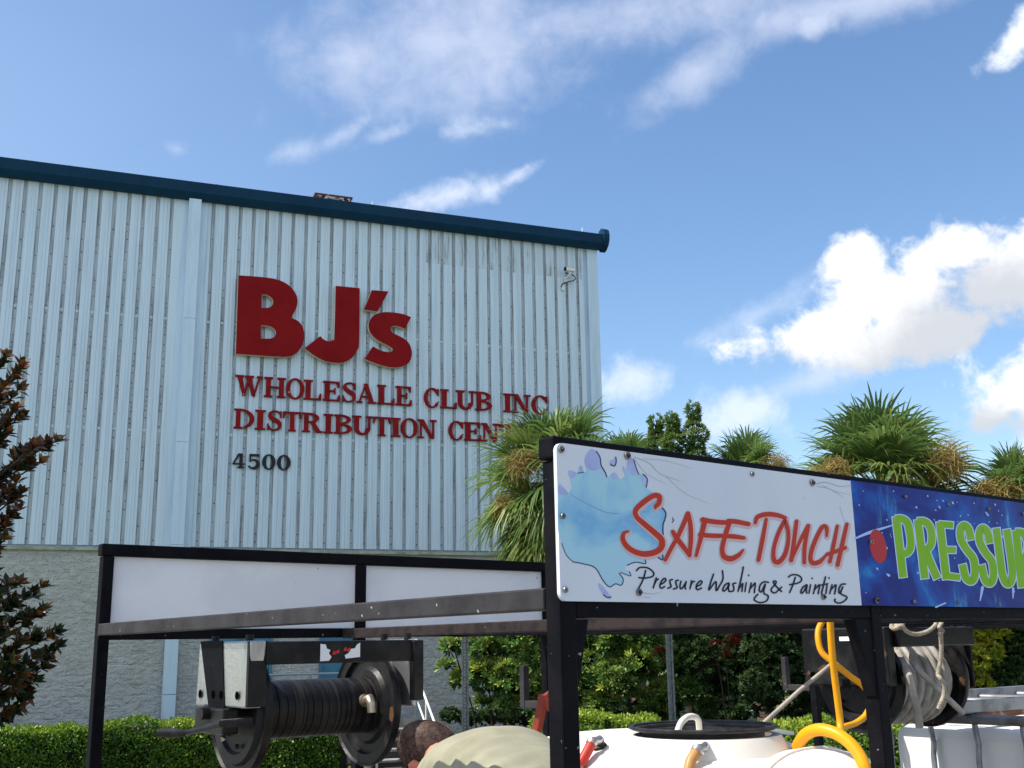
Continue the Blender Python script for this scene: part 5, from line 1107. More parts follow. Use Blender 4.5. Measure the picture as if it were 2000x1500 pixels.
mb = MB(); ellips(mb, HCC, (sdir, fdir, udir), (0.0735, 0.0925, 0.1045), 56, 40, keep=lambda d: d[2] > -0.66 and (d[1] < 0.12 or d[2] > 0.40), tex=0.006); hair_o = mb.build('hair', M['scalp'], body_o, smooth=80)
nh = 15000; d_ = rdir(nh); ok = (d_[:, 2] > -0.68) & ((d_[:, 1] < 0.14) | (d_[:, 2] > 0.38)); d_ = d_[ok]; d_ = d_[rng.uniform(0, 1, len(d_)) < np.clip((d_[:, 2] + 0.75) * 1.3, 0.25, 1)]
AX = np.stack([sdir, fdir, udir]); hp_ = HCC + (d_ * np.array([0.0735, 0.0925, 0.1045])) @ AX; hn = unit((d_ / np.array([0.0735, 0.0925, 0.1045])) @ AX)
hd_ = unit(hn * 0.45 + fdir * 0.45 - udir * 0.45 + rdir(len(d_)) * 0.18)
quads('hair_strands', leaves(hp_, hd_, rdir(len(d_)), rng.uniform(0.0035, 0.0065, len(d_)), rng.uniform(0.0008, 0.0013, len(d_)), mid=0.3), rng.uniform(0, 1, len(d_)), M['strand'], hair_o)
EARM = mat('red_ear', (0.62, 0.20, 0.13), 0.5)  # ears redder and brighter than the rest of the skin
for sg in (-1, 1):
    mb = MB(); mb.tube([HCC + sdir * sg * 0.070 - udir * 0.035 + fdir * 0.0, HCC + sdir * sg * 0.083 - udir * 0.02 - fdir * 0.012, HCC + sdir * sg * 0.086 + udir * 0.012 - fdir * 0.014, HCC + sdir * sg * 0.079 + udir * 0.024 + fdir * 0.004], [0.008, 0.013, 0.015, 0.008], 10); mb.build('ear', EARM, body_o, smooth=80)
mb = MB(); mb.tube([HCC + fdir * 0.085 + udir * 0.015, HCC + fdir * 0.106 - udir * 0.02, HCC + fdir * 0.086 - udir * 0.035], [0.008, 0.014, 0.01], 8)
for sg in (-1, 1): mb.tube([HCC + fdir * 0.078 + sdir * sg * 0.03 + udir * 0.012, HCC + fdir * 0.084 + sdir * sg * 0.03 + udir * 0.012], [0.012, 0.004], 8)
mb.tube([HCC + fdir * 0.079 - udir * 0.06 - sdir * 0.022, HCC + fdir * 0.086 - udir * 0.06, HCC + fdir * 0.079 - udir * 0.06 + sdir * 0.022], [0.004, 0.007, 0.004], 8); mb.build('face', M['skin'], body_o, smooth=80)
# shirt: lofted shell along the spine, with folds, plus sleeves
def shirt():
    mb = MB(Tw); spn = [(0.41, 0.50, -0.325), (0.42, 0.56, -0.298), (0.44, 0.64, -0.280), (0.47, 0.73, -0.268), (0.51, 0.83, -0.262), (0.555, 0.93, -0.270), (0.565, 1.01, -0.278), (0.572, 1.07, -0.288), (0.576, 1.105, -0.298)]
    wid = [0.150, 0.166, 0.178, 0.196, 0.212, 0.222, 0.205, 0.150, 0.088]; dep = [0.122, 0.124, 0.122, 0.126, 0.136, 0.136, 0.124, 0.098, 0.075]
    n = 72; rings = []; nst = 6
    S_ = spline([(i, 0) for i in range(len(spn))], 1)
    K_ = (len(spn) - 1) * nst
    def cr(arr, f):
        i = min(int(f), len(arr) - 2); t = f - i; p1, p2 = arr[i], arr[i + 1]; p0 = arr[max(i - 1, 0)]; p3 = arr[min(i + 2, len(arr) - 1)]
        return 0.5 * (2 * p1 + (p2 - p0) * t + (2 * p0 - 5 * p1 + 4 * p2 - p3) * t * t + (3 * p1 - p0 - 3 * p2 + p3) * t ** 3)
    A = np.array(spn)
    for k in range(K_ + 1):
        f = k / nst; c = np.array([cr(A[:, q_], f) for q_ in range(3)]); w = cr(np.array(wid), f); d = cr(np.array(dep), f); ring = []
        for j in range(n):
            a = 2 * math.pi * j / n; ca, sa = math.cos(a), math.sin(a)
            side = max(0.0, -ca) ** 0.5                                           # near flank carries the folds
            low = 0.5 - 0.5 * sa
            fold = 0.020 * side * (0.55 + 0.45 * low) * math.sin(7.5 * f + 5.0 * sa + 0.8 * math.sin(2.1 * f)) + 0.008 * side * math.sin(13 * f + 7 * sa + 1.0) * low
            e_ = 2.3; k_ = (abs(ca) ** e_ + abs(sa) ** e_) ** (-1 / e_)
            ring.append(mb.p(c[0] + (w + fold) * ca * k_, c[1] + 0.02 * sa * 0, c[2] + (d + fold * 0.5) * sa * k_ - (0.045 * side * (1 if sa < 0 else 0.0) * abs(sa))))
        rings.append(ring)
    for k in range(K_):
        for j in range(n): mb.face((rings[k][j], rings[k][(j + 1) % n], rings[k + 1][(j + 1) % n], rings[k + 1][j]))
    for sgn in (-1, 1):
        c0 = np.array((0.56 + 0.10 * sgn, 0.985, -0.265)); c1 = np.array((0.56 + 0.20 * sgn, 1.00, -0.345)); c2_ = np.array((0.56 + 0.225 * sgn, 1.02, -0.45)); c3 = np.array((0.56 + 0.23 * sgn, 1.03, -0.52))
        mb.tube([tuple(c0), tuple((c0 + c1) / 2), tuple(c1), tuple(c2_), tuple(c3)], [0.085, 0.09, 0.088, 0.082, 0.080], 20, cap=False)
    return mb.build('shirt', M['shirt'], pr_, smooth=80)
shirt()
tp = [T3(0.42, 0.58, -0.32), T3(*hip), T3(0.41, 0.48, -0.35)]; te = [(0, 1), (1, 2)]; trr = [(0.150, 0.110), (0.150, 0.115), (0.13, 0.10)]
for sgn in (-1, 1):
    du = 0.10 * sgn
    for i, (p_, r_) in enumerate((((0.42 + du, 0.54, -0.42), 0.105), ((0.42 + du * 1.2, 0.66, -0.66), 0.082), ((0.42 + du * 1.2, 0.59, -0.82), 0.072), ((0.42 + du * 1.2, 0.55, ZD + 0.07), 0.066))):
        tp.append(T3(*p_)); trr.append(r_); te.append((1 if i == 0 else len(tp) - 2, len(tp) - 1))
skin('trousers', tp, te, trr, M['trousers'], pr_, 2, 1)
for sgn in (-1, 1):
    du = 0.122 * sgn; mb = MB(Tw); superell(mb, (0.42 + du, 0.63, ZD + 0.048), (0.05, 0.14, 0.047), 2.6, 24, 12); mb.build('shoe', M['rubber'], pr_, smooth=80)

# ------------------------------------------------------------------ perforated posts
def signpost(x0, y0, x1, y1, d, label, holes):
    b = at(x1, y1, d); base = np.array([b[0], b[1], zg(b[0], b[1])]); topz = 2.75
    t = thing('metal_post', label, 'post', base, BR, 'galvanised posts behind the trailer')
    fr = lambda a, b_, c: base + BR @ np.array([a, b_, c])
    mb = MB(fr); h = topz - base[2]; w = 0.032
    mb.box(-w, w, 0.0, 0.006, 0, h); mb.box(-w - 0.006, -w, -0.03, 0.006, 0, h); mb.box(w, w + 0.006, -0.03, 0.006, 0, h); mb.box(-w - 0.03, -w - 0.0062, -0.03, -0.025, 0, h); mb.box(w + 0.0062, w + 0.03, -0.03, -0.025, 0, h)
    mb.build('channel', M['galv'], t)
    if holes:
        mb = MB(fr); z = 0.1
        while z < h: mb.lathe([(0.010, 0), (0.010, 0.002)], (0, -0.0005, z), (0, -1, 0), 8); z += 0.055
        mb.build('holes', M['hole'], t)
signpost(912, 1230, 908, 1410, 18.0, 'perforated galvanised post in front of the leafy wall shrub, left of the corner post', True)
signpost(1302, 1230, 1312, 1410, 17.0, 'plain galvanised post rising behind the tank manway', False)

# ------------------------------------------------------------------ clipped hedges
def hedge(name, label, pts, hw, zt0, base, n, m, group, round_=0.25, size=0.055, tone0=0.35):
    """pts: centreline in plan; a rounded box hedge of half width hw and top height zt0"""
    P = np.array(pts, float); seg = np.linalg.norm(np.diff(P, axis=0), axis=1); cum_ = np.concatenate([[0], np.cumsum(seg)])
    mid = P[len(P) // 2]; t = thing(name, label, 'hedge', (mid[0], mid[1], base), None, group)
    def pos(sv):
        i = np.clip(np.searchsorted(cum_, sv) - 1, 0, len(seg) - 1); f = (sv - cum_[i]) / seg[i]; c = P[i] + (P[i + 1] - P[i]) * f[:, None]
        d = unit((P[i + 1] - P[i])); return c, np.stack([d[:, 1], -d[:, 0]], 1)
    sv = rng.uniform(0, cum_[-1], n); c, nr = pos(sv)
    H = zt0 - base; per = 2 * H + 2 * hw; q = rng.uniform(0, per, n) ; 
    side = np.where(q < H, 1, np.where(q < H + 2 * hw, 0, -1))
    x = np.where(side == 1, hw, np.where(side == 0, hw - (q - H), -hw)); z = np.where(side == 1, q, np.where(side == 0, H, per - q))
    nx = np.where(side == 1, 1.0, np.where(side == 0, 0.0, -1.0)); nz = np.where(side == 0, 1.0, 0.1)
    rr_ = np.minimum(round_, 0.45 * hw)                                  # round the shoulders
    ov = np.clip((np.abs(x) - (hw - rr_)) / rr_, 0, 1) * np.clip((z - (H - rr_)) / rr_, 0, 1)
    x = x * (1 - 0.16 * ov); z = z - rr_ * 0.3 * ov
    lump = 0.03 * np.sin(sv * 9.7 + 3 * z) * np.sin(z * 11) + 0.05 * np.sin(sv * 2.3) + 0.04 * np.sin(sv * 5.1 + z * 4) + rng.normal(0, 0.022, n)
    x = x + nx * lump; z = z + (nz > 0.5) * lump * 0.8
    Pp = np.stack([c[:, 0] + nr[:, 0] * x, c[:, 1] + nr[:, 1] * x, base + z], 1)
    Nn = np.stack([nr[:, 0] * nx, nr[:, 1] * nx, nz], 1); Nn = unit(Nn + rdir(n) * 0.75); Dv = unit(Nn * 0.55 + rdir(n))
    Q = leaves(Pp, Dv, Nn, rng.uniform(0.7, 1.3, n) * size, rng.uniform(0.45, 0.65, n) * size, mid=0.5)
    tone = tone0 + 0.30 * (side == 0) + rng.normal(0, 0.2, n) + 0.10 * np.sin(sv * 1.7) + 0.12 * np.sin(sv * 4.3 + z * 6) * np.sin(z * 7 + sv)  # top leaves get a lighter tone for the sunlit top
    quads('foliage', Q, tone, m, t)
    mb = MB(); k = 24; rows = []  # solid dark core standing in for the shade between leaves
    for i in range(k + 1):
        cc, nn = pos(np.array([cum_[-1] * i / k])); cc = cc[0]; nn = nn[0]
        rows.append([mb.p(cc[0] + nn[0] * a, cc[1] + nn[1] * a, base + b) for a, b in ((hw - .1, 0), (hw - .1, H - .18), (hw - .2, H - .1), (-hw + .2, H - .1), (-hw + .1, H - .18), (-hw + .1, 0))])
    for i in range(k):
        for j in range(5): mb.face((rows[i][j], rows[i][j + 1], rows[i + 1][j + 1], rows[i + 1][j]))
    mb.face(rows[0]); mb.face(rows[-1][::-1]); mb.build('dark_core', M['core'], t)
    return t
GB = -0.78
hp = [at(x, 1405, d) for x, d in ((-120, 19.2), (0, 19.5), (140, 19.9), (300, 20.5), (420, 20.8), (560, 21.0), (672, 21.0))]
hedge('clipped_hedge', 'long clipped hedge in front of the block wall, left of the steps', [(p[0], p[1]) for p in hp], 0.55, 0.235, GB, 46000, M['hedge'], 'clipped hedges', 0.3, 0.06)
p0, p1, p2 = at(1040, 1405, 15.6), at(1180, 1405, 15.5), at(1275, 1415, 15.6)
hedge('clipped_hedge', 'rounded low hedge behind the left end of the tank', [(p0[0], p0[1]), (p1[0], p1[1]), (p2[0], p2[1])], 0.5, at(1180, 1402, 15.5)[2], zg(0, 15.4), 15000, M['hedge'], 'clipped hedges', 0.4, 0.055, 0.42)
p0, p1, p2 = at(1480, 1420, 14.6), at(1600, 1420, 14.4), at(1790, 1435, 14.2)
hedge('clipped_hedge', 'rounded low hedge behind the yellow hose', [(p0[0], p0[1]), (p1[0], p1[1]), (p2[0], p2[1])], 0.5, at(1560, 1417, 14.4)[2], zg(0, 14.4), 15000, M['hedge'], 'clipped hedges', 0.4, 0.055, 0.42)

# ------------------------------------------------------------------ leafy shrubs
def shrub(name, label, blobs, d0, m, nros, nl, L, Wd, base_px, group='shrubs along the warehouse wall', tone0=0.5, stems=True, spread=0.95, stemm=None, cat='shrub'):
    """blobs: (px, py, radius px, depth offset, flatten); rosettes on the outside of each blob"""
    b = at(base_px[0], base_px[1], d0); gz = zg(b[0], b[1]); t = thing(name, label, cat, (b[0], b[1], gz), None, group)
    Qs, ts = [], []; tot = sum(q[2] ** 2 for q in blobs)
    cores = MB()
    for (x, y, r, dd, fl) in blobs:
        c = at(x, y, d0 + dd); R_ = r / F_PX * (d0 + dd); k = max(6, int(nros * r * r / tot))
        N = rdir(k); N[:, 1] = np.where(N[:, 1] > 0.35, -N[:, 1], N[:, 1]); N[:, 2] = np.where(N[:, 2] < -0.45, -N[:, 2], N[:, 2])
        rad_ = R_ * (0.86 + 0.14 * rng.uniform(-1, 1, k)); sc_ = np.array([1, 1, fl])
        C = c + N * rad_[:, None] * sc_; A = unit(N * 0.75 + np.array([-0.1, -0.15, 0.75]))
        q, idx = rosettes(C, A, nl, L, Wd, spread)
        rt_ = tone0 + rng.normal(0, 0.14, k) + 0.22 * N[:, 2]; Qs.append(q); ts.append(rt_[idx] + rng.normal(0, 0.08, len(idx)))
        k2 = k // 2; N2 = rdir(k2); C2_ = c + N2 * (R_ * 0.68) * sc_; q, idx = rosettes(C2_, unit(N2 + np.array([0, -.3, .4])), nl, L, Wd, 1.1); Qs.append(q); ts.append(0.06 + rng.uniform(0, 0.22, len(idx)))  # inner leaves toned dark for the shaded gaps between rosettes
        # twigs, then a solid dark core standing in for inner shade
        for i in range(5):
            e = c + rdir(1)[0] * R_ * 0.6; cores.tube([tuple(c - np.array([0, 0, R_ * fl * 0.7])), tuple((c + e) / 2), tuple(e)], [0.018, 0.012, 0.006], 5)
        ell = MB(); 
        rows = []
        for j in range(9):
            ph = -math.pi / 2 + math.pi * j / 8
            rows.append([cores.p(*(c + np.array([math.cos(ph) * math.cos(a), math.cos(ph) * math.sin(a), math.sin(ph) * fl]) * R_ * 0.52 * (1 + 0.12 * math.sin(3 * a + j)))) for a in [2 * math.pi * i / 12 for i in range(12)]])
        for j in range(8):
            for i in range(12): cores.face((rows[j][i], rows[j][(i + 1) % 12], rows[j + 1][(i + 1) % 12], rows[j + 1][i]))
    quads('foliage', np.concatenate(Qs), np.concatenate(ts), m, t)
    cores.build('dark_core', M['core'], t)
    if stems:
        mb = MB(); zz = min(at(x, y, d0 + dd)[2] for x, y, r, dd, fl in blobs)
        for (x, y, r, dd, fl) in blobs[::3]:
            c = at(x, y, d0 + dd); f0 = np.array([b[0] + (c[0] - b[0]) * 0.5 + rnd.uniform(-.1, .1), b[1] + (c[1] - b[1]) * 0.5, gz - 0.02])
            mb.tube([tuple(f0), tuple(f0 * 0.5 + c * 0.5 + np.array([rnd.uniform(-.1, .1), 0, 0])), tuple(c)], [0.022, 0.016, 0.010], 7)
        mb.build('stem', stemm or M['twig'], t, smooth=60)
    return t
shrub('leafy_shrub', 'light green rosette-leaved shrub against the block wall, left of the corner post', [(885, 1262, 22, 0, .7), (905, 1330, 26, .2, .8), (872, 1302, 14, .2, .6), (950, 1262, 42, -.2, .8), (1010, 1250, 50, -.2, .8), (950, 1320, 44, -.3, .8), (1005, 1330, 55, -.4, .8), (1040, 1290, 50, -.3, .9), (975, 1230, 48, 0, .8), (1055, 1220, 55, 0, .8), (945, 1372, 16, -.3, .6), (990, 1375, 30, -.4, .7), (1065, 1360, 40, -.2, .8), (1000, 1180, 55, .2, .8), (1060, 1130, 50, .2, .8)], 20.3, M['pitto'], 1250, 11, 0.15, 0.042, (1000, 1440), tone0=0.62)
shrub('leafy_shrub', 'light green rosette-leaved shrub between the corner post and the second pole', [(1150, 1250, 42, 0, .8), (1200, 1255, 46, -.2, .8), (1255, 1240, 46, -.2, .8), (1150, 1310, 48, -.2, .8), (1200, 1330, 50, -.4, .8), (1245, 1300, 46, -.4, .8), (1180, 1368, 34, -.4, .6), (1290, 1290, 42, -.1, .8), (1120, 1350, 40, -.1, .7), (1300, 1350, 34, -.2, .7), (1120, 1200, 50, .1, .8), (1210, 1180, 55, .1, .8), (1290, 1200, 50, .1, .8), (1255, 1375, 34, -.2, .7), (1150, 1392, 30, -.3, .6), (1290, 1385, 30, 0, .6)], 19.8, M['pitto'], 1200, 11, 0.15, 0.042, (1200, 1440), tone0=0.62)
shrub('leafy_shrub', 'darker rosette-leaved shrub right of the second pole, with shaded gaps', [(1345, 1290, 40, 0, .8), (1350, 1350, 34, -.3, .7), (1395, 1320, 42, .1, .8), (1440, 1300, 34, -.2, .8), (1460, 1335, 30, -.4, .7), (1370, 1250, 48, .3, .8), (1430, 1350, 36, 0, .7), (1350, 1210, 50, .3, .8), (1440, 1230, 55, .5, .8), (1300, 1380, 30, .2, .7), (1400, 1388, 40, .4, .6)], 19.8, M['pitto'], 900, 11, 0.15, 0.042, (1390, 1440), tone0=0.42)
shrub('leafy_shrub', 'dark glossy shrub behind the ladder hook and pole', [(1500, 1260, 70, .2, 1), (1560, 1300, 70, .2, 1), (1500, 1350, 60, 0, .9), (1590, 1370, 60, 0, .9), (1640, 1280, 80, .3, 1), (1680, 1370, 70, .1, .9), (1540, 1210, 70, .4, .9), (1450, 1260, 60, .8, 1), (1380, 1300, 70, 1.0, 1), (1440, 1390, 50, .7, .7), (1720, 1250, 80, .3, 1), (1780, 1340, 80, .2, 1), (1560, 1410, 50, .2, .7), (1680, 1430, 60, .2, .7)], 18.6, M['darkleaf'], 2600, 9, 0.10, 0.03, (1560, 1450), tone0=0.5)
shrub('low_shrub', 'dark low ground-hugging shrub in the shade at the foot of the block wall', [(880, 1398, 22, 0, .6), (915, 1402, 26, 0, .6), (955, 1402, 28, 0, .6), (1000, 1404, 30, 0, .6), (1045, 1404, 32, 0, .7), (1090, 1402, 34, 0, .7), (1140, 1404, 34, 0, .7), (1190, 1404, 34, 0, .7), (1240, 1402, 34, 0, .7), (1290, 1400, 36, 0, .7)], 21.0, M['darkleaf'], 900, 8, 0.09, 0.03, (1050, 1440), tone0=0.35, stems=False)
shrub('red_leaved_shrub', 'small shrub with red leaf tips in the dark foliage', [(1398, 1262, 9, 0, 1), (1430, 1255, 12, 0, 1), (1442, 1243, 8, 0, 1), (1418, 1278, 8, 0, 1), (1525, 1232, 7, 0, .8), (1290, 1277, 8, 0, 1.2)], 18.0, M['redleaf'], 44, 9, 0.085, 0.022, (1420, 1440), tone0=0.5)
shrub('yellow_shrub', 'yellow and orange leaved shrub with pale stems, right of the wound reel', [(1870, 1250, 34, 0, .9), (1905, 1240, 34, .1, .9), (1850, 1290, 26, -.1, .9), (1890, 1295, 40, -.2, .9), (1925, 1280, 30, -.1, .9), (1870, 1335, 30, -.1, .8), (1905, 1338, 28, -.2, .7), (1940, 1240, 26, .1, .9), (1850, 1225, 26, .1, .8), (1900, 1210, 36, .2, .8)], 14.5, M['yelleaf'], 520, 8, 0.105, 0.04, (1885, 1420), tone0=0.55, stemm=M['palebark'])
shrub('dark_shrub', 'dark green small-leaved shrub right of the yellow shrub', [(1975, 1290, 50, 0, 1), (2010, 1260, 60, 0, 1), (1960, 1340, 50, -.1, .9), (2010, 1350, 60, -.2, .9), (1940, 1370, 40, 0, .8), (1930, 1230, 44, .5, 1), (1990, 1220, 55, .3, 1), (1880, 1370, 50, .9, .8), (2040, 1310, 60, 0, 1)], 14.8, M['darkleaf'], 2000, 9, 0.075, 0.022, (1980, 1430), tone0=0.62)

# ------------------------------------------------------------------ far-off wood beyond the warehouse
nw = 9000
wx = rng.uniform(-30, 170, nw); wy = 95 + rng.uniform(-6, 6, nw); wh = 6.0 + 1.6 * np.sin(wx * 0.21) + 1.1 * np.sin(wx * 0.53 + 1) + 0.6 * np.sin(wx * 1.3)
wp_ = np.stack([wx, wy, -0.78 + wh * rng.uniform(0, 1, nw) ** 0.7], 1)
MW['wood_root'] = Matrix.Translation((70, 95, -0.78))
_P.name = 'wood_root'
tag(quads('far_wood', leaves(wp_, rdir(nw), rdir(nw), rng.uniform(1.0, 2.0, nw), rng.uniform(0.7, 1.3, nw)), rng.uniform(0, 0.8, nw), M['darkleaf'], _P()), kind='stuff')

# ------------------------------------------------------------------ palms
def frond(mb, base, az, el, pet, fan, droop, tone, nlf=34):
    d = np.array([math.cos(el) * math.cos(az), math.cos(el) * math.sin(az), math.sin(el)])
    pts = [base + d * pet * t - np.array([0, 0, 1]) * droop * pet * t * t for t in (0, 0.35, 0.7, 1.0)]
    sdv = np.cross(d, [0, 0, 1.0]); sdv = unit(sdv + 1e-6)
    for i in range(3):
        w0 = 0.022 * (1 - 0.25 * i); a, b = pts[i], pts[i + 1]
        mb.face([mb.p(*(a - sdv * w0)), mb.p(*(a + sdv * w0)), mb.p(*(b + sdv * w0 * .8)), mb.p(*(b - sdv * w0 * .8))], 0, min(1, tone + 0.15))
    t = unit(pts[3] - pts[2]); nrm = unit(np.cross(sdv, t)); E = pts[3]
    roll = rnd.uniform(-0.5, 0.5); sd2 = sdv * math.cos(roll) + nrm * math.sin(roll); nr2 = -sdv * math.sin(roll) + nrm * math.cos(roll)
    for k in range(nlf):
        u = (k + 0.5) / nlf * 2 - 1; a = u * rad(118) + rnd.uniform(-0.03, 0.03)
        ld = unit(t * math.cos(a) + sd2 * math.sin(a) + nr2 * 0.22 * abs(u)); L = fan * (0.78 + 0.22 * math.cos(a)) * rnd.uniform(0.88, 1.06)
        o_ = E + t * 0.10 * fan * max(0, math.cos(a)); wv = unit(np.cross(ld, nr2)); w = 0.021 * fan / 0.8
        dr = rnd.uniform(0.15, 0.62) * (1 + droop); prev = None; tn = tone + rnd.uniform(-0.12, 0.12)
        for f, ww in ((0.0, 0.35), (0.30, 1.0), (0.62, 0.8), (0.86, 0.4), (1.0, 0.05)):
            c = o_ + ld * L * f - np.array([0, 0, 1.0]) * dr * L * max(0, f - 0.35) ** 2 * 1.6
            pr = (mb.p(*(c - wv * w * ww)), mb.p(*(c + wv * w * ww)))
            if prev: mb.face((prev[0], prev[1], pr[1], pr[0]), 0, tn)
            prev = pr
def palm(label, px, py, d, rpx, nfr, seed, flowers=(), lowdroop=True, lean=0.0, minel=-55):
    global rnd
    rnd = random.Random(seed); c = at(px, py, d); gz = zg(c[0], c[1]); R_ = rpx / F_PX * d
    t = thing('palm_tree', label, 'palm tree', (c[0], c[1], gz), None, 'cabbage palms behind the trailer')
    mb = MB(); k = 14; pts = []; rs = []
    for i in range(k + 1):
        f = i / k; pts.append((c[0] + 0.04 * math.sin(4 * f) - 0.04 * math.sin(4), c[1], gz - 0.05 + (c[2] - 0.15 - gz) * f)); rs.append(0.17 + 0.02 * (i % 2) + (0.05 if f > 0.75 else 0))
    mb.tube(pts, rs, 14)
    for i in range(46):                                                     # old leaf bases
        a = i * 2.4; z = c[2] - 0.2 - 0.9 * (i / 46); b0 = np.array([c[0] + 0.2 * math.cos(a), c[1] + 0.2 * math.sin(a), z]); mb.tube([tuple(b0), tuple(b0 + np.array([0.10 * math.cos(a), 0.10 * math.sin(a), 0.16]))], [0.05, 0.025], 5)
    mb.build('trunk', M['bark'], t, smooth=50)
    mb = MB()
    for i in range(nfr):
        f = i / (nfr - 1); el = rad(86 - (86 - minel) * f ** 0.85) + rnd.uniform(-.15, .15); az = i * 2.39996 + rnd.uniform(-.3, .3)
        pet = R_ * rnd.uniform(0.42, 0.58); fan = R_ * rnd.uniform(0.52, 0.66)
        tone = 0.46 + 0.30 * f * rnd.random() + rnd.uniform(-.12, .1)
        if f > 0.86: tone = rnd.choice((0.6, 0.72, 0.95))
        frond(mb, c + np.array([0, 0, -0.25 * f]), az, el, pet, fan, 0.16 + 0.28 * f, tone)
    mb.build('crown', M['palm'], t, tone=True)
    mb = MB()
    for (fx, fy, rp, cnt) in flowers:                                       # dry flower bunches
        e = at(fx, fy, d - 0.55 * R_); b0 = c + np.array([0, 0, -0.1]); rr_ = rp / F_PX * d
        mid = (b0 + e) / 2 + np.array([0, 0, 0.15]); mb.tube([tuple(b0), tuple(mid), tuple(e)], [0.02, 0.016, 0.01], 5)
        for i in range(int(cnt * 1.7)):
            a_ = e + rdir(1)[0] * rr_ * rnd.random() * 0.9; dv = rdir(1)[0]; dv[2] -= 0.35; dv = unit(dv); l = rr_ * rnd.uniform(0.35, 0.8); sd = unit(np.cross(dv, rdir(1)[0])) * 0.0045
            m1 = a_ + dv * l * 0.5 + rdir(1)[0] * l * 0.12; q = [mb.p(*(a_ - sd)), mb.p(*(a_ + sd)), mb.p(*(m1 + sd)), mb.p(*(m1 - sd))]; tn = rnd.random(); mb.face(q, 0, tn)
            e2 = a_ + dv * l + np.array([0, 0, -0.2 * l]); mb.face([q[3], q[2], mb.p(*(e2 + sd * .5)), mb.p(*(e2 - sd * .5))], 0, tn)
    if flowers: mb.build('flower_bunch', M['palmfl'], t, tone=True)
    return t
palm('cabbage palm against the wall sign, left of the printed banner', 1082, 930, 17.5, 172, 72, 21, [(1015, 905, 34, 330), (985, 985, 26, 260), (1050, 1000, 40, 300), (1040, 900, 26, 150)], minel=-80)
palm('short palm peeking over the banner behind the leafy tree, fronds at its left', 1225, 950, 23.5, 130, 34, 23, [], minel=-30)
palm('low cabbage palm between the leafy tree and the tallest palm', 1462, 940, 22.5, 118, 60, 25, [(1520, 905, 30, 220), (1500, 920, 24, 140)], minel=-45)
palm('tallest and widest cabbage palm, above the blue end of the banner', 1718, 950, 15.5, 196, 90, 27, [(1632, 918, 34, 420), (1850, 900, 44, 420), (1760, 950, 40, 260), (1600, 930, 25, 150)], minel=-58)
palm('cabbage palm cut by the right edge of the frame', 1985, 972, 15.0, 122, 60, 29, [(1960, 965, 40, 420), (1920, 960, 30, 200), (2010, 960, 30, 200)], minel=-45)

# ------------------------------------------------------------------ dense trees with pointed tops
def spiretree(label, tips, d0, seed, nros):
    x, y, _w, _h = tips[0]; b = at(x, 1400, d0); gz = zg(b[0], b[1]); t = thing('evergreen_tree', label, 'tree', (b[0], b[1], gz), None, 'dense trees behind the banner')
    Qs, ts = [], []; mb = MB(); tp_ = at(x, y, d0)
    mb.tube([(b[0], b[1], gz - .05), (b[0], b[1], gz + 2), (tp_[0], tp_[1], tp_[2] - 0.2)], [0.13, 0.10, 0.02], 9); 
    for (x, y, w, h) in tips:
        n = nros; f = rng.uniform(0, 1, n) ** 0.7; lay = 0.75 + 0.25 * np.sin(f * 26 + rng.uniform(0, .6)); rad_ = (w / F_PX * d0) * (0.12 + 0.88 * f ** 0.55) * lay; ph = rng.uniform(0, 6.283, n)
        top_ = at(x, y, d0); N = np.stack([np.cos(ph), np.sin(ph), np.zeros(n)], 1); rr_ = rad_ * np.sqrt(rng.uniform(0.25, 1, n))
        C = top_ + N * rr_[:, None] + np.stack([np.zeros(n), np.zeros(n), -f * h / F_PX * d0], 1)
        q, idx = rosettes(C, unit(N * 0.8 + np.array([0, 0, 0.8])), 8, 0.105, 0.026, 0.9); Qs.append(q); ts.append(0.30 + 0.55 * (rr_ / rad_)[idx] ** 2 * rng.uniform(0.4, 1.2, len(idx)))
        for i in range(16):
            f_ = 0.15 + 0.8 * i / 16; p_ = top_ + np.array([0, 0, -f_ * h / F_PX * d0]); a = i * 2.4; r_ = (w / F_PX * d0) * f_ * 0.7; mb.tube([tuple(p_), tuple(p_ + np.array([r_ * math.cos(a), r_ * math.sin(a), 0.12]))], [0.02, 0.006], 5)
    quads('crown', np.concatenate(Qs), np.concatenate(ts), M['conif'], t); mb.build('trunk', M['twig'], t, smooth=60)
spiretree('dark evergreen tree with the tallest pointed top, above the banner', [(1353, 785, 46, 230), (1312, 808, 40, 200)], 23.5, 3, 1100)
spiretree('dark evergreen tree with a rounder, lower top left of its neighbour', [(1280, 812, 48, 220)], 24.0, 4, 1200)

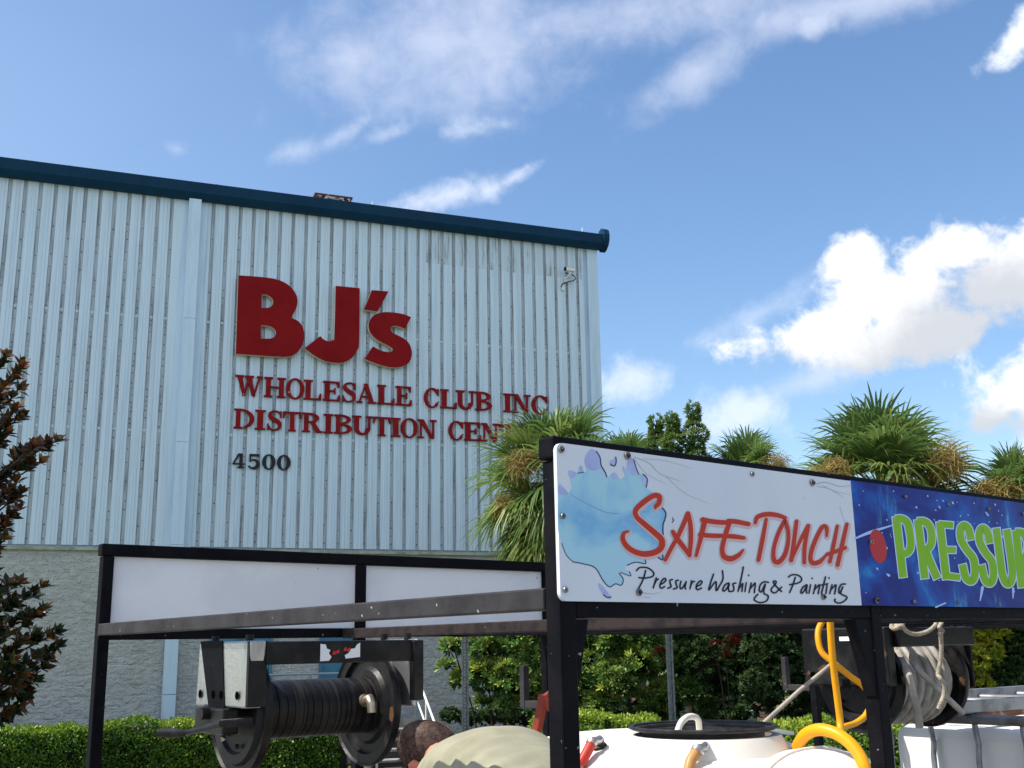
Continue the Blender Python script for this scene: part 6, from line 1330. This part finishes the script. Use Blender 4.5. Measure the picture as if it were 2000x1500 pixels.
# ------------------------------------------------------------------ magnolia at the left edge
mg_d = 13.0
mc = at(-95, 1040, mg_d); mgz = zg(mc[0], mc[1])
mgt = thing('magnolia_tree', 'magnolia tree with dark leaves and rusty brown undersides at the left edge', 'tree', (mc[0], mc[1], mgz))
tips_ = [(8, 700), (40, 712), (22, 740), (35, 765), (5, 760), (30, 800), (10, 830), (40, 812), (12, 850), (-10, 790), (50, 880), (70, 872), (88, 868), (108, 862), (60, 900), (30, 905), (78, 905), (10, 925), (28, 945), (40, 965), (5, 975), (30, 1000), (15, 1010), (0, 1030), (8, 1055), (-15, 1075),
         (10, 1145), (35, 1140), (60, 1165), (78, 1150), (20, 1180), (50, 1200), (72, 1205), (85, 1195), (20, 1225), (60, 1240), (90, 1245), (105, 1240), (110, 1268), (40, 1260), (95, 1290), (60, 1290), (20, 1280), (80, 1310), (40, 1320), (62, 1335), (20, 1340), (50, 1360), (10, 1320), (35, 1378), (15, 1388), (2, 1360), (-10, 1240), (-20, 1180), (-20, 1300)]
Cc, Aa, tn = [], [], []
mb = MB()
mb.tube([(mc[0], mc[1], mgz - .05), (mc[0] + .05, mc[1], mgz + 1.8), (mc[0], mc[1], mgz + 3.6), (mc[0], mc[1], mgz + 5.6)], [0.13, 0.10, 0.06, 0.02], 10)
for (x, y) in tips_:
    d = mg_d + rng.uniform(-0.5, 0.5); p = at(x, y, d); upv = np.array([0.55, -0.25, 0.75]) if y < 1330 else np.array([0.5, -0.3, 0.1])
    fz = max(mgz + 0.6, p[2] - 0.55); f0 = np.array([mc[0], mc[1], fz]); mid = (f0 + p) / 2 + np.array([0, 0, -0.05])
    if rng.random() < 0.7 or y < 1000: mb.tube([tuple(f0), tuple(mid), tuple(p)], [0.022, 0.014, 0.007], 6)
    for j in range(3):
        q = p - unit(p - mid) * 0.10 * j + rdir(1)[0] * 0.018; Cc.append(q); Aa.append(unit(upv + rdir(1)[0] * 0.35)); tn.append((0.62 if y < 1060 else 0.34) + (0.12 if j == 0 else -0.12))
nfill = 700                                                                  # bulk of the crown outside the picture
fx = np.stack([rng.uniform(-320, 40, nfill), rng.uniform(640, 1390, nfill)], 1)
for x, y in fx:
    if abs(x + 95) > 235 * (0.35 + 0.65 * (y - 560) / 830) or (x > -15 and (y < 1150 or y > 1350)): continue
    Cc.append(at(x, y, mg_d + rng.uniform(-1.0, 1.4))); Aa.append(unit(rdir(1)[0] + np.array([0, -.2, .5]))); tn.append(0.4)
Cc, Aa, tn = np.array(Cc), np.array(Aa), np.array(tn)
q, idx = rosettes(Cc, Aa, 9, 0.165, 0.072, 1.0, 0.55)
quads('crown', q, tn[idx] - 0.04 + rng.normal(0, 0.30, len(idx)), M['magn'], mgt)
mb.build('trunk', M['twig'], mgt, smooth=60)
